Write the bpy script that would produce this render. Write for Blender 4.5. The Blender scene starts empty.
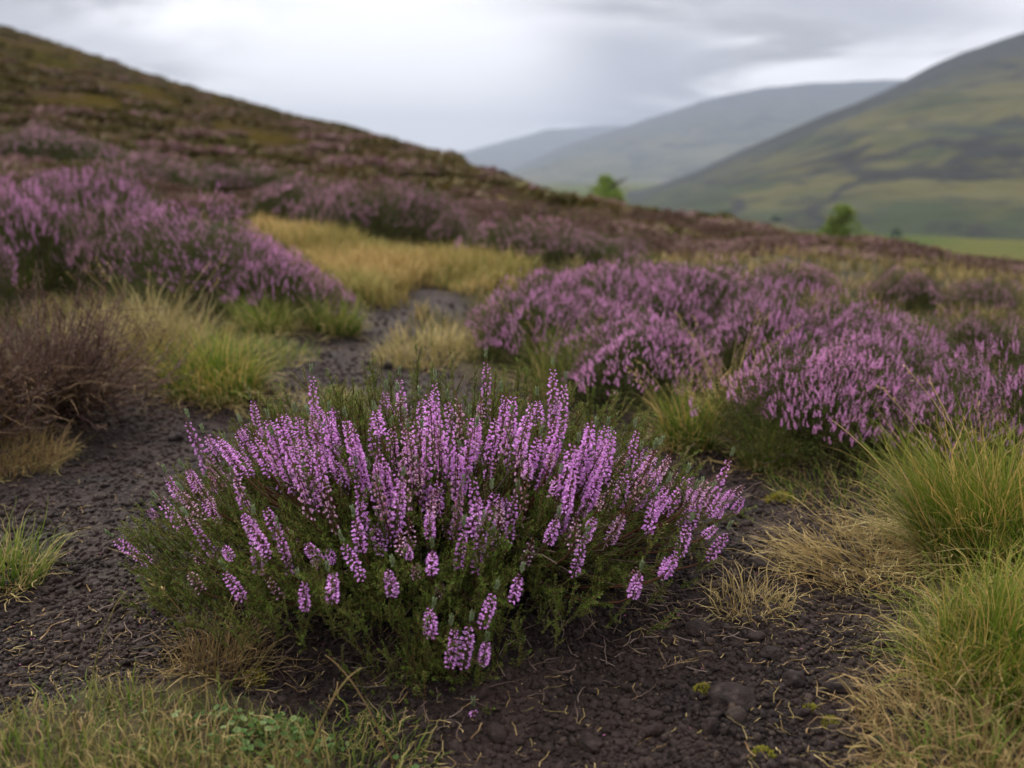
import bpy, math
import numpy as np
from mathutils import Vector, Matrix

rng = np.random.default_rng(7)
sc = bpy.context.scene
COL = sc.collection
F = 996.0
P = math.radians(12.13)
CZ = 0.8

# ------------------------------------------------------------------ camera
cam_d = bpy.data.cameras.new('camera'); cam = bpy.data.objects.new('camera', cam_d); COL.objects.link(cam)
cam.location = (0, 0, CZ); cam.rotation_euler = (math.pi/2 - P, 0, 0)
cam_d.sensor_width = 36; cam_d.lens = 36*F/1024
cam_d.clip_start = 0.05; cam_d.clip_end = 30000
cam_d.dof.use_dof = True; cam_d.dof.focus_distance = 1.62; cam_d.dof.aperture_fstop = 3.0
sc.camera = cam

def pray(px, py):
    """direction of a picture point, scaled so that its forward (y) part is 1: (u, tz)"""
    dx = (px-512)/F; dy = -(py-384)/F
    y = math.cos(P)+dy*math.sin(P); z = -math.sin(P)+dy*math.cos(P)
    return dx/y, z/y
def pt(px, py, Y):
    u, t = pray(px, py); return np.array([u*Y, Y, CZ+t*Y])

# ------------------------------------------------------------------ noise
def _h(ix, iy, s):
    a = (ix.astype(np.int64)*374761393 + iy.astype(np.int64)*668265263 + s*974634777) & 0xffffffff
    a = ((a ^ (a >> 13))*1274126177) & 0xffffffff
    return ((a ^ (a >> 16)) & 0xffffff)/float(0xffffff)
def vn(x, y, s=0):
    x = np.asarray(x, float); y = np.asarray(y, float)
    ix = np.floor(x); iy = np.floor(y); fx = x-ix; fy = y-iy
    fx = fx*fx*(3-2*fx); fy = fy*fy*(3-2*fy)
    a = _h(ix, iy, s); b = _h(ix+1, iy, s); c = _h(ix, iy+1, s); d = _h(ix+1, iy+1, s)
    return (a+(b-a)*fx)*(1-fy)+(c+(d-c)*fx)*fy
def fbm(x, y, s=0, o=4):
    r = 0; a = .5; t = 0
    for i in range(o):
        r = r+a*(vn(x*2**i+i*17.3, y*2**i-i*9.1, s+i)-.5)*2; t += a; a *= .5
    return r/t
def sm(e0, e1, x):
    t = np.clip((x-e0)/(e1-e0), 0, 1); return t*t*(3-2*t)

# ------------------------------------------------------------------ terrain
SKY = [(-900, -200), (-300, -40), (0, 24), (50, 40), (100, 55), (150, 73), (200, 88), (250, 101), (300, 115), (345, 123), (380, 134),
       (450, 152), (500, 172), (560, 192), (640, 209), (700, 220), (760, 229), (850, 243), (900, 251), (1024, 276), (1400, 330), (2200, 420)]
_su = np.array([pray(*p)[0] for p in SKY]); _st = np.array([pray(p[0], p[1]+float(np.interp(p[0], [0, 380, 450, 500, 606, 700, 850, 1024], [1, 2, 6, 12, 21, 25, 25, 28])))[1] for p in SKY])
VALLEY = -30.0
def prof(th):
    u = np.tan(np.clip(th, -1.2, 1.2))
    t = np.interp(u, _su, _st)
    k = np.interp(u, [-.52, -.1, .2, .52], [0, .45, .8, 1])
    L = 34-k*22; R = 150-k*112
    return t, L, R
def H0(x, y):
    x = np.asarray(x, float); y = np.asarray(y, float)
    d = np.hypot(x, y)+1e-6; th = np.arctan2(x, y)
    back = sm(1.25, 1.9, np.abs(th))
    t, L, R = prof(th)
    ct = np.cos(np.clip(th, -1.2, 1.2))
    dd = np.minimum(d, R)
    w = (1-np.exp(-dd/L))/(1-np.exp(-R/L))
    z = w*(CZ+t*dd*ct)
    z = z*(1-back)
    e = np.maximum(d-R, 0); slope = np.clip(t*ct, -.2, .2)
    zz = z + slope*e*np.exp(-e/40) - np.where(e < 30, e*e/140, 900/140+(e-30)*.43)
    z = np.where(e > 0, np.maximum(zz, VALLEY), z)
    near = sm(2.5, 14, d)
    n = fbm(x*.9, y*.9, 3, 4)*(.035+.12*near) + fbm(x*.22, y*.22, 9, 3)*.22*near
    n = n*np.where(z <= VALLEY+.01, 0, 1)*(1-.5*sm(60, 150, d))
    far = (z <= VALLEY+.01)
    return z+n+np.where(far, fbm(x*.01, y*.01, 5, 3)*1.5, 0)
def march(fn, px, py, dmax=200):
    u, t = pray(px, py)
    Y = np.geomspace(.6, dmax, 900)
    g = CZ+t*Y-fn(u*Y, Y)
    i = np.argmax(g < 0)
    if g[i] >= 0: i = len(Y)-1
    a, b = Y[max(i-1, 0)], Y[i]
    for _ in range(20):
        m = (a+b)/2
        if CZ+t*m-float(fn(u*m, m)) < 0: b = m
        else: a = m
    return np.array([u*b, b, float(fn(u*b, b))])
SOILPX = [(-500, 900), (-420, 560), (-150, 500), (20, 462), (60, 425), (130, 404), (215, 398), (262, 385), (292, 352), (345, 332), (365, 306), (400, 292), (452, 290),
          (468, 312), (425, 322), (380, 345), (395, 360), (440, 372), (490, 388), (560, 402), (640, 425), (690, 452), (750, 474), (830, 492), (870, 515), (800, 540),
          (860, 580), (880, 610), (860, 650), (880, 700), (960, 768), (1010, 1000), (380, 1000), (400, 760), (330, 712), (200, 690), (0, 712)]
SOIL = np.array([march(H0, *p)[:2] for p in SOILPX])
def soil_sd(x, y):
    x = np.asarray(x, float); y = np.asarray(y, float)
    ins = np.zeros(x.shape, bool); dist = np.full(x.shape, 1e9)
    n = len(SOIL)
    for i in range(n):
        ax, ay = SOIL[i]; bx, by = SOIL[(i+1) % n]
        dx, dy = bx-ax, by-ay
        t = np.clip(((x-ax)*dx+(y-ay)*dy)/(dx*dx+dy*dy+1e-12), 0, 1)
        dist = np.minimum(dist, np.hypot(x-ax-t*dx, y-ay-t*dy))
        c = ((ay > y) != (by > y)) & (x < (bx-ax)*(y-ay)/(by-ay+1e-12)+ax)
        ins ^= c
    return np.where(ins, dist, -dist)
def soil_m(x, y):
    s = soil_sd(x, y)
    return sm(-.07, .05, s+fbm(np.asarray(x)*5, np.asarray(y)*5, 21, 3)*.16+fbm(np.asarray(x)*1.7, np.asarray(y)*1.7, 23, 2)*.12+.02)
BX, BY = -.13, 1.74
def H(x, y):
    z = H0(x, y); x = np.asarray(x, float); y = np.asarray(y, float)
    d = np.hypot(x, y)
    if np.ndim(x) == 0:
        m = float(soil_m(x, y)) if d < 16 else 0.0
    else:
        m = np.zeros(x.shape); k = (d < 16) & (y > -1); m[k] = soil_m(x[k], y[k])
    z = z+(1-m)*.04*(1-sm(8, 16, d))
    z = z+m*(fbm(x*7, y*7, 31, 4)*.016+(1-np.abs(fbm(x*20, y*20, 41, 3)))*.010)*(1-sm(6, 16, d))
    z = z+.05*np.exp(-((x-BX-.12)**2/.16+(y-BY)**2/.12))
    return z
def gp(px, py): return march(H, px, py)

# ------------------------------------------------------------------ mesh helpers
def mk(name, V, Q=None, T=None, mats=(), mi=None, attrs=None, smooth=False, link=True):
    me = bpy.data.meshes.new(name)
    Q = np.zeros((0, 4), int) if Q is None else np.asarray(Q, int); T = np.zeros((0, 3), int) if T is None else np.asarray(T, int)
    V = np.asarray(V, np.float32)
    me.vertices.add(len(V)); me.vertices.foreach_set('co', V.ravel())
    li = np.concatenate([Q.ravel(), T.ravel()]).astype(np.int32)
    me.loops.add(len(li)); me.loops.foreach_set('vertex_index', li)
    st = np.concatenate([np.arange(len(Q))*4, len(Q)*4+np.arange(len(T))*3]).astype(np.int32)
    me.polygons.add(len(st)); me.polygons.foreach_set('loop_start', st)
    for m in mats: me.materials.append(m)
    if mi is not None: me.polygons.foreach_set('material_index', np.asarray(mi, np.int32))
    if smooth: me.polygons.foreach_set('use_smooth', np.ones(len(st), bool))
    for k, v in (attrs or {}).items():
        a = me.attributes.new(k, 'FLOAT', 'POINT'); a.data.foreach_set('value', np.asarray(v, np.float32))
    me.update(calc_edges=True)
    return me
def ob(name, me, parent=None, loc=None):
    o = bpy.data.objects.new(name, me); COL.objects.link(o)
    if parent is not None: o.parent = parent
    if loc is not None: o.location = loc
    return o
def tag(o, label=None, cat=None, group=None, kind=None):
    if label: o['label'] = label
    if cat: o['category'] = cat
    if group: o['group'] = group
    if kind: o['kind'] = kind
    return o
def empty(name, loc=(0, 0, 0), rz=0):
    o = bpy.data.objects.new(name, None); COL.objects.link(o); o.location = loc; o.rotation_euler = (0, 0, rz); o.empty_display_size = .1
    return o

class G:
    """geometry in numpy: vertices, quads, material index per quad, h and rnd per vertex"""
    def __init__(s): s.V = []; s.Q = []; s.M = []; s.h = []; s.r = []; s.n = 0
    def add(s, V, Q, m=0, h=None, r=None):
        V = np.asarray(V).reshape(-1, 3); Q = np.asarray(Q).reshape(-1, 4)
        s.V.append(V); s.Q.append(Q+s.n); s.M.append(np.full(len(Q), m) if np.ndim(m) == 0 else np.asarray(m))
        s.h.append(np.zeros(len(V)) if h is None else np.asarray(h).ravel()); s.r.append(np.zeros(len(V)) if r is None else np.asarray(r).ravel())
        s.n += len(V); return s
    def arr(s): return np.concatenate(s.V), np.concatenate(s.Q), np.concatenate(s.M), np.concatenate(s.h), np.concatenate(s.r)
    def mesh(s, name, mats, smooth=False):
        V, Q, M, h, r = s.arr()
        return mk(name, V, Q, None, mats, M, {'h': h, 'rnd': r}, smooth)
    def ribbons(s, Pn, W, side=None, m=0, r=None):
        N, K, _ = Pn.shape
        if side is None:
            a = rng.uniform(0, 2*np.pi, N); side = np.stack([np.cos(a), np.sin(a), np.zeros(N)], 1)
        off = side[:, None, :]*(W/2)[:, :, None]
        V = np.stack([Pn-off, Pn+off], 2)
        i = np.arange(N)[:, None]*K*2; k = np.arange(K-1)[None, :]*2
        b = i+k
        Q = np.stack([b, b+1, b+3, b+2], -1)
        h = np.broadcast_to(np.linspace(0, 1, K)[None, :, None], (N, K, 2))
        r = rng.random(N) if r is None else r
        r = np.broadcast_to(np.asarray(r)[:, None, None], (N, K, 2))
        return s.add(V, Q, m, h, r)
    def tubes(s, Pn, R, sides=4, m=0, r=None):
        N, K, _ = Pn.shape
        T = np.gradient(Pn, axis=1); T /= np.linalg.norm(T, axis=2, keepdims=True)+1e-9
        ref = np.where(np.abs(T[:, :, 2:3]) > .9, np.array([1., 0, 0]), np.array([0., 0, 1]))
        A = np.cross(T, ref); A /= np.linalg.norm(A, axis=2, keepdims=True)+1e-9; B = np.cross(T, A)
        an = np.arange(sides)/sides*2*np.pi
        V = Pn[:, :, None, :]+R[:, :, None, None]*(A[:, :, None, :]*np.cos(an)[:, None]+B[:, :, None, :]*np.sin(an)[:, None])
        i = np.arange(N)[:, None, None]*K*sides+np.arange(K-1)[None, :, None]*sides
        j = np.arange(sides)[None, None, :]; j2 = (j+1) % sides
        Q = np.stack([i+j, i+j2, i+j2+sides, i+j+sides], -1)
        h = np.broadcast_to(np.linspace(0, 1, K)[None, :, None], (N, K, sides))
        r = rng.random(N) if r is None else r
        return s.add(V, Q, m, h, np.broadcast_to(np.asarray(r)[:, None, None], (N, K, sides)))
    def leaves(s, pos, d, L, W, m=0, r=None, cup=0.0):
        N = len(pos); d = d/(np.linalg.norm(d, axis=1, keepdims=True)+1e-9)
        q = rng.normal(size=(N, 3)); sd = np.cross(d, q); sd /= np.linalg.norm(sd, axis=1, keepdims=True)+1e-9
        nn = np.cross(d, sd)
        L = np.broadcast_to(L, (N,))[:, None]; W = np.broadcast_to(W, (N,))[:, None]
        mid = pos+d*L*.5+nn*L*cup
        V = np.stack([pos, mid-sd*W/2, pos+d*L, mid+sd*W/2], 1)
        Q = np.arange(N)[:, None]*4+np.arange(4)
        h = np.broadcast_to(np.array([0, .5, 1, .5]), (N, 4)); r = rng.random(N) if r is None else r
        return s.add(V, Q, m, h, np.broadcast_to(np.asarray(r)[:, None], (N, 4)))
    def inst(s, tmpl, pos, Z, scale, spin=None, zs=None, r=None, mat=None):
        """copies of another G's geometry, z axis along Z"""
        V, Q, M, h, rr = tmpl.arr(); N = len(pos)
        R = frames(Z, spin)
        sc_ = np.broadcast_to(scale, (N,))[:, None, None]
        VV = np.broadcast_to(V, (N,)+V.shape)*sc_
        if zs is not None: VV = VV*np.stack([np.ones(N), np.ones(N), np.broadcast_to(zs, (N,))], 1)[:, None, :]
        W = np.einsum('nij,nkj->nki', R, VV)+np.asarray(pos)[:, None, :]
        QQ = Q[None]+(np.arange(N)*len(V))[:, None, None]
        rn = rng.random(N) if r is None else np.asarray(r)
        rv = (rr[None, :]*.45+rn[:, None]*.55)
        mm = np.tile(M, N) if mat is None else np.repeat(mat, len(Q)) if np.ndim(mat) else np.full(N*len(Q), mat)
        return s.add(W, QQ, mm, np.tile(h, N), rv)
def frames(Z, spin=None):
    Z = np.asarray(Z, float); Z = Z/(np.linalg.norm(Z, axis=1, keepdims=True)+1e-9); N = len(Z)
    a = rng.uniform(0, 2*np.pi, N) if spin is None else spin
    ref = np.stack([np.cos(a), np.sin(a), np.zeros(N)], 1)+Z*1e-3+np.array([0, 0, 1e-3])
    X = ref-Z*np.sum(ref*Z, 1, keepdims=True); X /= np.linalg.norm(X, axis=1, keepdims=True)+1e-9
    Y = np.cross(Z, X)
    return np.stack([X, Y, Z], 2)
def unit(v): return v/(np.linalg.norm(v, axis=-1, keepdims=True)+1e-9)
def bez(a, b, c, K):
    t = np.linspace(0, 1, K)[None, :, None]
    return a[:, None]*(1-t)**2+b[:, None]*2*t*(1-t)+c[:, None]*t*t

# ------------------------------------------------------------------ materials
def newmat(name):
    m = bpy.data.materials.new(name); m.use_nodes = True; nt = m.node_tree
    return m, nt, nt.nodes['Principled BSDF'], nt.nodes['Material Output']
def nd(nt, t, **k):
    n = nt.nodes.new(t)
    for a, b in k.items(): setattr(n, a, b)
    return n
def mixc(nt, f, a, b, bt='MIX'):
    n = nd(nt, 'ShaderNodeMix', data_type='RGBA', blend_type=bt)
    for s, v in ((n.inputs[0], f), (n.inputs[6], a), (n.inputs[7], b)):
        if hasattr(v, 'is_output'): nt.links.new(v, s)
        elif isinstance(v, (int, float)): s.default_value = v
        else: s.default_value = (*v, 1)
    return n.outputs[2]
def ramp(nt, x, a, b):
    n = nd(nt, 'ShaderNodeMapRange', interpolation_type='SMOOTHSTEP'); nt.links.new(x, n.inputs[0]); n.inputs[1].default_value = a; n.inputs[2].default_value = b
    return n.outputs[0]
def noise(nt, scale, vec=None, detail=3, rough=.55, dist=0):
    n = nd(nt, 'ShaderNodeTexNoise'); n.inputs['Scale'].default_value = scale; n.inputs['Detail'].default_value = detail
    n.inputs['Roughness'].default_value = rough; n.inputs['Distortion'].default_value = dist
    if vec is not None: nt.links.new(vec, n.inputs['Vector'])
    return n.outputs['Fac']
def attr(nt, name):
    return nd(nt, 'ShaderNodeAttribute', attribute_name=name).outputs['Fac']
def veg(name, base, tip, alt, lo=0., hi=1., a0=.5, a1=.9, rough=.6, trans=.25, objvar=.12, spec=.08):
    m, nt, bs, out = newmat(name)
    c = mixc(nt, ramp(nt, attr(nt, 'h'), lo, hi), base, tip)
    c = mixc(nt, ramp(nt, attr(nt, 'rnd'), a0, a1), c, alt)
    oi = nd(nt, 'ShaderNodeObjectInfo').outputs['Random']
    hs = nd(nt, 'ShaderNodeHueSaturation'); nt.links.new(c, hs.inputs['Color'])
    mr = nd(nt, 'ShaderNodeMapRange'); nt.links.new(oi, mr.inputs[0]); mr.inputs[3].default_value = 1-objvar; mr.inputs[4].default_value = 1+objvar
    nt.links.new(mr.outputs[0], hs.inputs['Value']); c = hs.outputs[0]
    nt.links.new(c, bs.inputs['Base Color']); bs.inputs['Roughness'].default_value = rough
    bs.inputs['Specular IOR Level'].default_value = spec
    if trans > 0:
        tr = nd(nt, 'ShaderNodeBsdfTranslucent'); nt.links.new(c, tr.inputs[0])
        mx = nd(nt, 'ShaderNodeMixShader'); mx.inputs[0].default_value = trans
        nt.links.new(bs.outputs[0], mx.inputs[1]); nt.links.new(tr.outputs[0], mx.inputs[2]); nt.links.new(mx.outputs[0], out.inputs[0])
    return m
M = {}
M['petal'] = veg('heather_petal', (.34, .085, .31), (.82, .42, .81), (.66, .29, .66), .0, .7, .4, .9, .55, .3, .12)
M['petal_pale'] = veg('faded_petal', (.32, .12, .20), (.72, .46, .60), (.40, .18, .20), .1, .8, .4, .9, .6, .25, .1)
M['calyx'] = veg('calyx', (.12, .035, .06), (.22, .07, .15), (.10, .06, .03), rough=.6, trans=.1)
M['leaf'] = veg('heather_leaf', (.042, .072, .010), (.14, .20, .030), (.20, .17, .045), 0, 1, .55, 1, .5, .12)
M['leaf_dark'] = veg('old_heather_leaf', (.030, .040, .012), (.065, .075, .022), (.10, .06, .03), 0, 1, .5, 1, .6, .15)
M['bud'] = veg('shoot_tip', (.09, .11, .04), (.22, .27, .15), (.18, .20, .12), rough=.6)
M['stem'] = veg('red_brown_stem', (.05, .030, .018), (.12, .045, .028), (.10, .085, .03), rough=.6, trans=0)
M['wood'] = veg('woody_twig', (.060, .040, .030), (.14, .095, .070), (.15, .11, .085), rough=.75, trans=0)
M['mpetal'] = veg('heather_flower', (.28, .085, .21), (.71, .34, .60), (.48, .20, .34), .0, .7, .35, .9, .6, .25, .2)
M['mleaf'] = veg('heather_foliage', (.030, .038, .009), (.070, .085, .017), (.075, .045, .024), 0, 1, .5, 1, .6, .1, .18)
M['bpetal'] = veg('fading_heather_flower', (.22, .085, .14), (.50, .26, .37), (.30, .15, .17), .0, .7, .35, .9, .6, .2, .22)
M['deadwood'] = veg('dead_twig', (.040, .020, .016), (.075, .042, .034), (.13, .09, .065), rough=.8, trans=0)
M['deadgrass'] = veg('dead_blade', (.07, .04, .02), (.21, .13, .065), (.12, .075, .03), 0, 1, .45, .9, .7, .1)
M['oleaf'] = veg('olive_hill_heather', (.035, .032, .008), (.080, .066, .016), (.11, .075, .03), 0, 1, .3, .9, .7, .15)
M['fpetal'] = veg('distant_heather_flower', (.11, .060, .060), (.23, .125, .13), (.11, .080, .040), 0, 1, .2, .8, .7, .15, .22)
M['fleaf'] = veg('distant_heather_foliage', (.038, .030, .010), (.080, .060, .022), (.10, .085, .026), 0, 1, .3, .9, .7, .15, .22)
M['grass'] = veg('green_grass', (.042, .080, .007), (.12, .155, .022), (.28, .22, .08), .1, .8, .60, .80, .5, .3, .1)
M['grass_tip'] = veg('tussock_grass', (.036, .085, .005), (.155, .175, .022), (.40, .27, .08), .2, .95, .66, .88, .5, .3, .1)
M['straw'] = veg('straw_grass', (.20, .145, .05), (.46, .35, .15), (.24, .155, .06), 0, 1, .45, .9, .6, .3, .1)
M['straw_brown'] = veg('brown_dead_grass', (.13, .075, .03), (.30, .20, .09), (.18, .14, .05), 0, 1, .45, .9, .65, .25, .1)
M['olive'] = veg('moor_grass', (.12, .11, .03), (.27, .22, .085), (.34, .26, .11), 0, 1, .35, .85, .6, .25, .1)
M['clover'] = veg('herb_leaf', (.03, .06, .012), (.055, .10, .022), (.13, .17, .06), rough=.45, trans=.2)
M['moss'] = veg('moss', (.10, .085, .012), (.26, .22, .03), (.16, .17, .03), rough=.8, trans=.15)
M['clearing'] = veg('clearing_grass', (.16, .11, .03), (.46, .31, .115), (.20, .18, .045), 0, 1, .45, .85, .7, .25)
M['slope'] = veg('slope_grass', (.034, .026, .006), (.066, .047, .011), (.10, .072, .018), 0, 1, .4, .9, .7, .2)
M['neargrass'] = veg('near_moor_grass', (.045, .048, .011), (.135, .115, .034), (.20, .15, .06), 0, 1, .4, .9, .7, .25)
M['deadflower'] = veg('dry_heather_flower', (.070, .038, .028), (.13, .080, .060), (.075, .050, .03), rough=.8)
M['tree_leaf'] = veg('tree_leaf', (.09, .14, .016), (.15, .21, .028), (.19, .24, .035), 0, 1, .4, 1, .6, .3)
M['tree_dark'] = veg('conifer_leaf', (.025, .045, .012), (.045, .075, .02), (.06, .08, .02), 0, 1, .4, 1, .7, .1)
M['bark'] = veg('bark', (.06, .045, .035), (.09, .07, .05), (.05, .04, .03), rough=.9, trans=0)

def peat_mat(name, bump=True):
    m, nt, bs, out = newmat(name)
    pos = nd(nt, 'ShaderNodeNewGeometry').outputs['Position']
    n1 = noise(nt, 9, pos, 4); n2 = noise(nt, 70, pos, 4); n3 = noise(nt, 2.2, pos, 3)
    c = mixc(nt, ramp(nt, n1, .35, .7), (.012, .0075, .006), (.028, .0175, .0135))
    c = mixc(nt, ramp(nt, n2, .45, .75), c, (.042, .028, .022))
    c = mixc(nt, ramp(nt, n3, .55, .75), c, (.030, .019, .014))
    c = mixc(nt, ramp(nt, attr(nt, 'rnd'), .93, .99), c, (.048, .032, .022))
    nt.links.new(c, bs.inputs['Base Color']); bs.inputs['Specular IOR Level'].default_value = .14
    r = nd(nt, 'ShaderNodeMapRange'); nt.links.new(n1, r.inputs[0]); r.inputs[3].default_value = .5; r.inputs[4].default_value = .8
    nt.links.new(r.outputs[0], bs.inputs['Roughness'])
    b = nd(nt, 'ShaderNodeBump'); b.inputs['Strength'].default_value = .9; b.inputs['Distance'].default_value = .006
    nt.links.new(noise(nt, 170, pos, 4, .7), b.inputs['Height']); nt.links.new(b.outputs[0], bs.inputs['Normal'])
    return m
M['crumb'] = peat_mat('peat_crumb')

def ground_mat():
    m, nt, bs, out = newmat('moor_ground')
    pos = nd(nt, 'ShaderNodeNewGeometry').outputs['Position']
    s = attr(nt, 'soil'); far = attr(nt, 'far')
    n1 = noise(nt, 9, pos, 5); n2 = noise(nt, 55, pos, 5, .65); n3 = noise(nt, 2.2, pos, 3)
    so = mixc(nt, ramp(nt, n1, .35, .7), (.011, .007, .0056), (.030, .019, .015))
    so = mixc(nt, ramp(nt, n2, .5, .8), so, (.052, .034, .028))
    so = mixc(nt, ramp(nt, n3, .52, .78), so, (.046, .034, .026))
    fl = noise(nt, 130, pos, 2)
    so = mixc(nt, ramp(nt, fl, .68, .74), so, (.17, .12, .06))
    t1 = noise(nt, 3.2, pos, 5); t2 = noise(nt, 60, pos, 4, .7)
    tu = mixc(nt, ramp(nt, t1, .35, .65), (.030, .024, .011), (.065, .050, .020))
    tu = mixc(nt, ramp(nt, t2, .4, .7), tu, (.022, .016, .010))
    near = mixc(nt, s, tu, so)
    a1 = noise(nt, .16, pos, 6, .6, 1.2); a2 = noise(nt, .6, pos, 5, .6); a3 = noise(nt, .045, pos, 4)
    fa = mixc(nt, ramp(nt, a1, .42, .56), (.046, .034, .008), (.038, .026, .012))
    fa = mixc(nt, ramp(nt, a2, .52, .68), fa, (.060, .038, .028))
    fa = mixc(nt, ramp(nt, a3, .5, .7), fa, (.036, .031, .008))
    c = mixc(nt, far, near, fa)
    v1 = noise(nt, .012, pos, 5, .6, .8); v2 = noise(nt, .05, pos, 4)
    va = mixc(nt, ramp(nt, v1, .40, .60), (.040, .058, .010), (.075, .068, .016))
    va = mixc(nt, ramp(nt, v2, .58, .72), va, (.035, .05, .012))
    c = mixc(nt, attr(nt, 'valley'), c, va)
    nt.links.new(c, bs.inputs['Base Color'])
    rr = nd(nt, 'ShaderNodeMapRange'); nt.links.new(s, rr.inputs[0]); rr.inputs[3].default_value = .9; rr.inputs[4].default_value = .72
    nt.links.new(rr.outputs[0], bs.inputs['Roughness']); sp = nd(nt, 'ShaderNodeMapRange'); nt.links.new(far, sp.inputs[0]); sp.inputs[3].default_value = .12; sp.inputs[4].default_value = 0; nt.links.new(sp.outputs[0], bs.inputs['Specular IOR Level'])
    vo = nd(nt, 'ShaderNodeTexVoronoi'); vo.inputs['Scale'].default_value = 75; nt.links.new(pos, vo.inputs['Vector'])
    ad = nd(nt, 'ShaderNodeMath', operation='MULTIPLY_ADD'); nt.links.new(vo.outputs['Distance'], ad.inputs[0]); ad.inputs[1].default_value = -.9; nt.links.new(n2, ad.inputs[2])
    b = nd(nt, 'ShaderNodeBump'); b.inputs['Strength'].default_value = .9; b.inputs['Distance'].default_value = .014
    nt.links.new(ad.outputs[0], b.inputs['Height'])
    b2 = nd(nt, 'ShaderNodeBump'); b2.inputs['Distance'].default_value = .35; nt.links.new(a2, b2.inputs['Height']); nt.links.new(far, b2.inputs['Strength'])
    nt.links.new(b.outputs[0], b2.inputs['Normal']); nt.links.new(b2.outputs[0], bs.inputs['Normal'])
    return m
def hill_mat(name, g1, g2, g3, s=1.0, bump=6):
    m, nt, bs, out = newmat(name)
    pos = nd(nt, 'ShaderNodeNewGeometry').outputs['Position']
    mp = nd(nt, 'ShaderNodeMapping'); nt.links.new(pos, mp.inputs[0]); mp.inputs['Scale'].default_value = (1, .8, 2.6); mp.inputs['Rotation'].default_value = (0, .5, 0)
    v = mp.outputs[0]
    n1 = noise(nt, .006*s, v, 6, .6, 1.0); n2 = noise(nt, .02*s, v, 6, .65, .5); n3 = noise(nt, .0022*s, v, 4)
    c = mixc(nt, ramp(nt, n1, .42, .58), g1, g2); c = mixc(nt, ramp(nt, n2, .52, .66), c, g3); c = mixc(nt, ramp(nt, n3, .45, .7), c, g1)
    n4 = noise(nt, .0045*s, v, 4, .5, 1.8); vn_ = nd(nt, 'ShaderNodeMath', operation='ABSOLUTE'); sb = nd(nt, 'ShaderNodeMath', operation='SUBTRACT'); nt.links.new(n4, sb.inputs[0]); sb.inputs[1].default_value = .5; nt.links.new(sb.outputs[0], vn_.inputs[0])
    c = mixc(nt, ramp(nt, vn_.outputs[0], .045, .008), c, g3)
    g = attr(nt, 'h'); c = mixc(nt, ramp(nt, g, .35, .95), c, g3)
    nt.links.new(c, bs.inputs['Base Color']); bs.inputs['Roughness'].default_value = .95; bs.inputs['Specular IOR Level'].default_value = .1
    b = nd(nt, 'ShaderNodeBump'); b.inputs['Strength'].default_value = 1; b.inputs['Distance'].default_value = bump*1.6
    nt.links.new(n2, b.inputs['Height']); nt.links.new(b.outputs[0], bs.inputs['Normal'])
    return m

# ------------------------------------------------------------------ ground sheet
def build_ground():
    front = np.linspace(-.78, .78, 620)
    rest = np.linspace(.78, 2*math.pi-.78, 110)[1:-1]
    th = np.concatenate([front, rest]); nt_ = len(th)
    r = np.concatenate([[.02, .2, .5, .8], np.geomspace(1.0, 12, 380)[:], np.geomspace(12.2, 8400, 430)])
    R_, T_ = np.meshgrid(r, th, indexing='ij'); X = R_*np.sin(T_); Y = R_*np.cos(T_); Z = H(X, Y)
    V = np.stack([X, Y, Z], -1).reshape(-1, 3)
    i = np.arange(len(r)-1)[:, None]*nt_; j = np.arange(nt_)[None]; j2 = (j+1) % nt_
    Q = np.stack([i+j, i+nt_+j, i+nt_+j2, i+j2], -1).reshape(-1, 4)
    d = np.hypot(V[:, 0], V[:, 1])
    s = np.zeros(len(V)); k = (d < 16) & (V[:, 1] > -1); s[k] = soil_m(V[k, 0], V[k, 1])
    me = mk('ground', V, Q[:, ::-1], None, [ground_mat()], None, {'soil': s, 'far': sm(7, 15, d), 'valley': sm(VALLEY+16, VALLEY+8, V[:, 2])}, True)
    tag(ob('ground', me), kind='structure')
build_ground()

# ------------------------------------------------------------------ hills
def hill(name, crest, D0, D1, mat, amp, seed, foot_py=None, nu=340, nv=160, rough=.018):
    cu = np.array([pray(*p)[0] for p in crest]); ct = np.array([pray(*p)[1] for p in crest])
    u = np.linspace(cu[0], cu[-1], nu); v = np.linspace(0, 1.35, nv)
    U, W = np.meshgrid(u, v, indexing='ij')
    d1 = np.interp(U, cu, np.linspace(D1[0], D1[1], len(cu))); d0 = np.interp(U, cu, np.linspace(D0[0], D0[1], len(cu)))
    Y = d0+(d1-d0)*W; X = U*Y
    zc = CZ+np.interp(U, cu, ct)*d1
    w = np.clip(W, 0, 1); s = w**1.25
    Z = (VALLEY-1)+(zc-VALLEY+1)*s
    Z = Z-np.maximum(W-1, 0)**2*(zc-VALLEY)*5-np.maximum(W-1, 0)*0
    sc1 = amp
    gx = (X*.9+Y*.45)/ (sc1*7); gy = (Y-X*.3)/(sc1*16)
    n = (1-2*np.abs(fbm(gx, gy, seed, 4)))*sc1*.55+fbm(X/(sc1*2), Y/(sc1*2), seed+9, 4)*sc1*.25
    n = n*np.clip((zc-VALLEY)/120, 0, 1)
    Z = Z+n*np.sin(np.pi*np.clip(W*.92, 0, 1))**.8*(W > 0)
    V = np.stack([X, Y, Z], -1).reshape(-1, 3)
    i = np.arange(nu-1)[:, None]*nv; j = np.arange(nv-1)[None]
    Q = np.stack([i+j, i+nv+j, i+nv+j+1, i+j+1], -1).reshape(-1, 4)
    tag(ob(name, mk(name, V, Q, None, [mat], None, {'h': w.ravel()}, True)), kind='structure')
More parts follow.
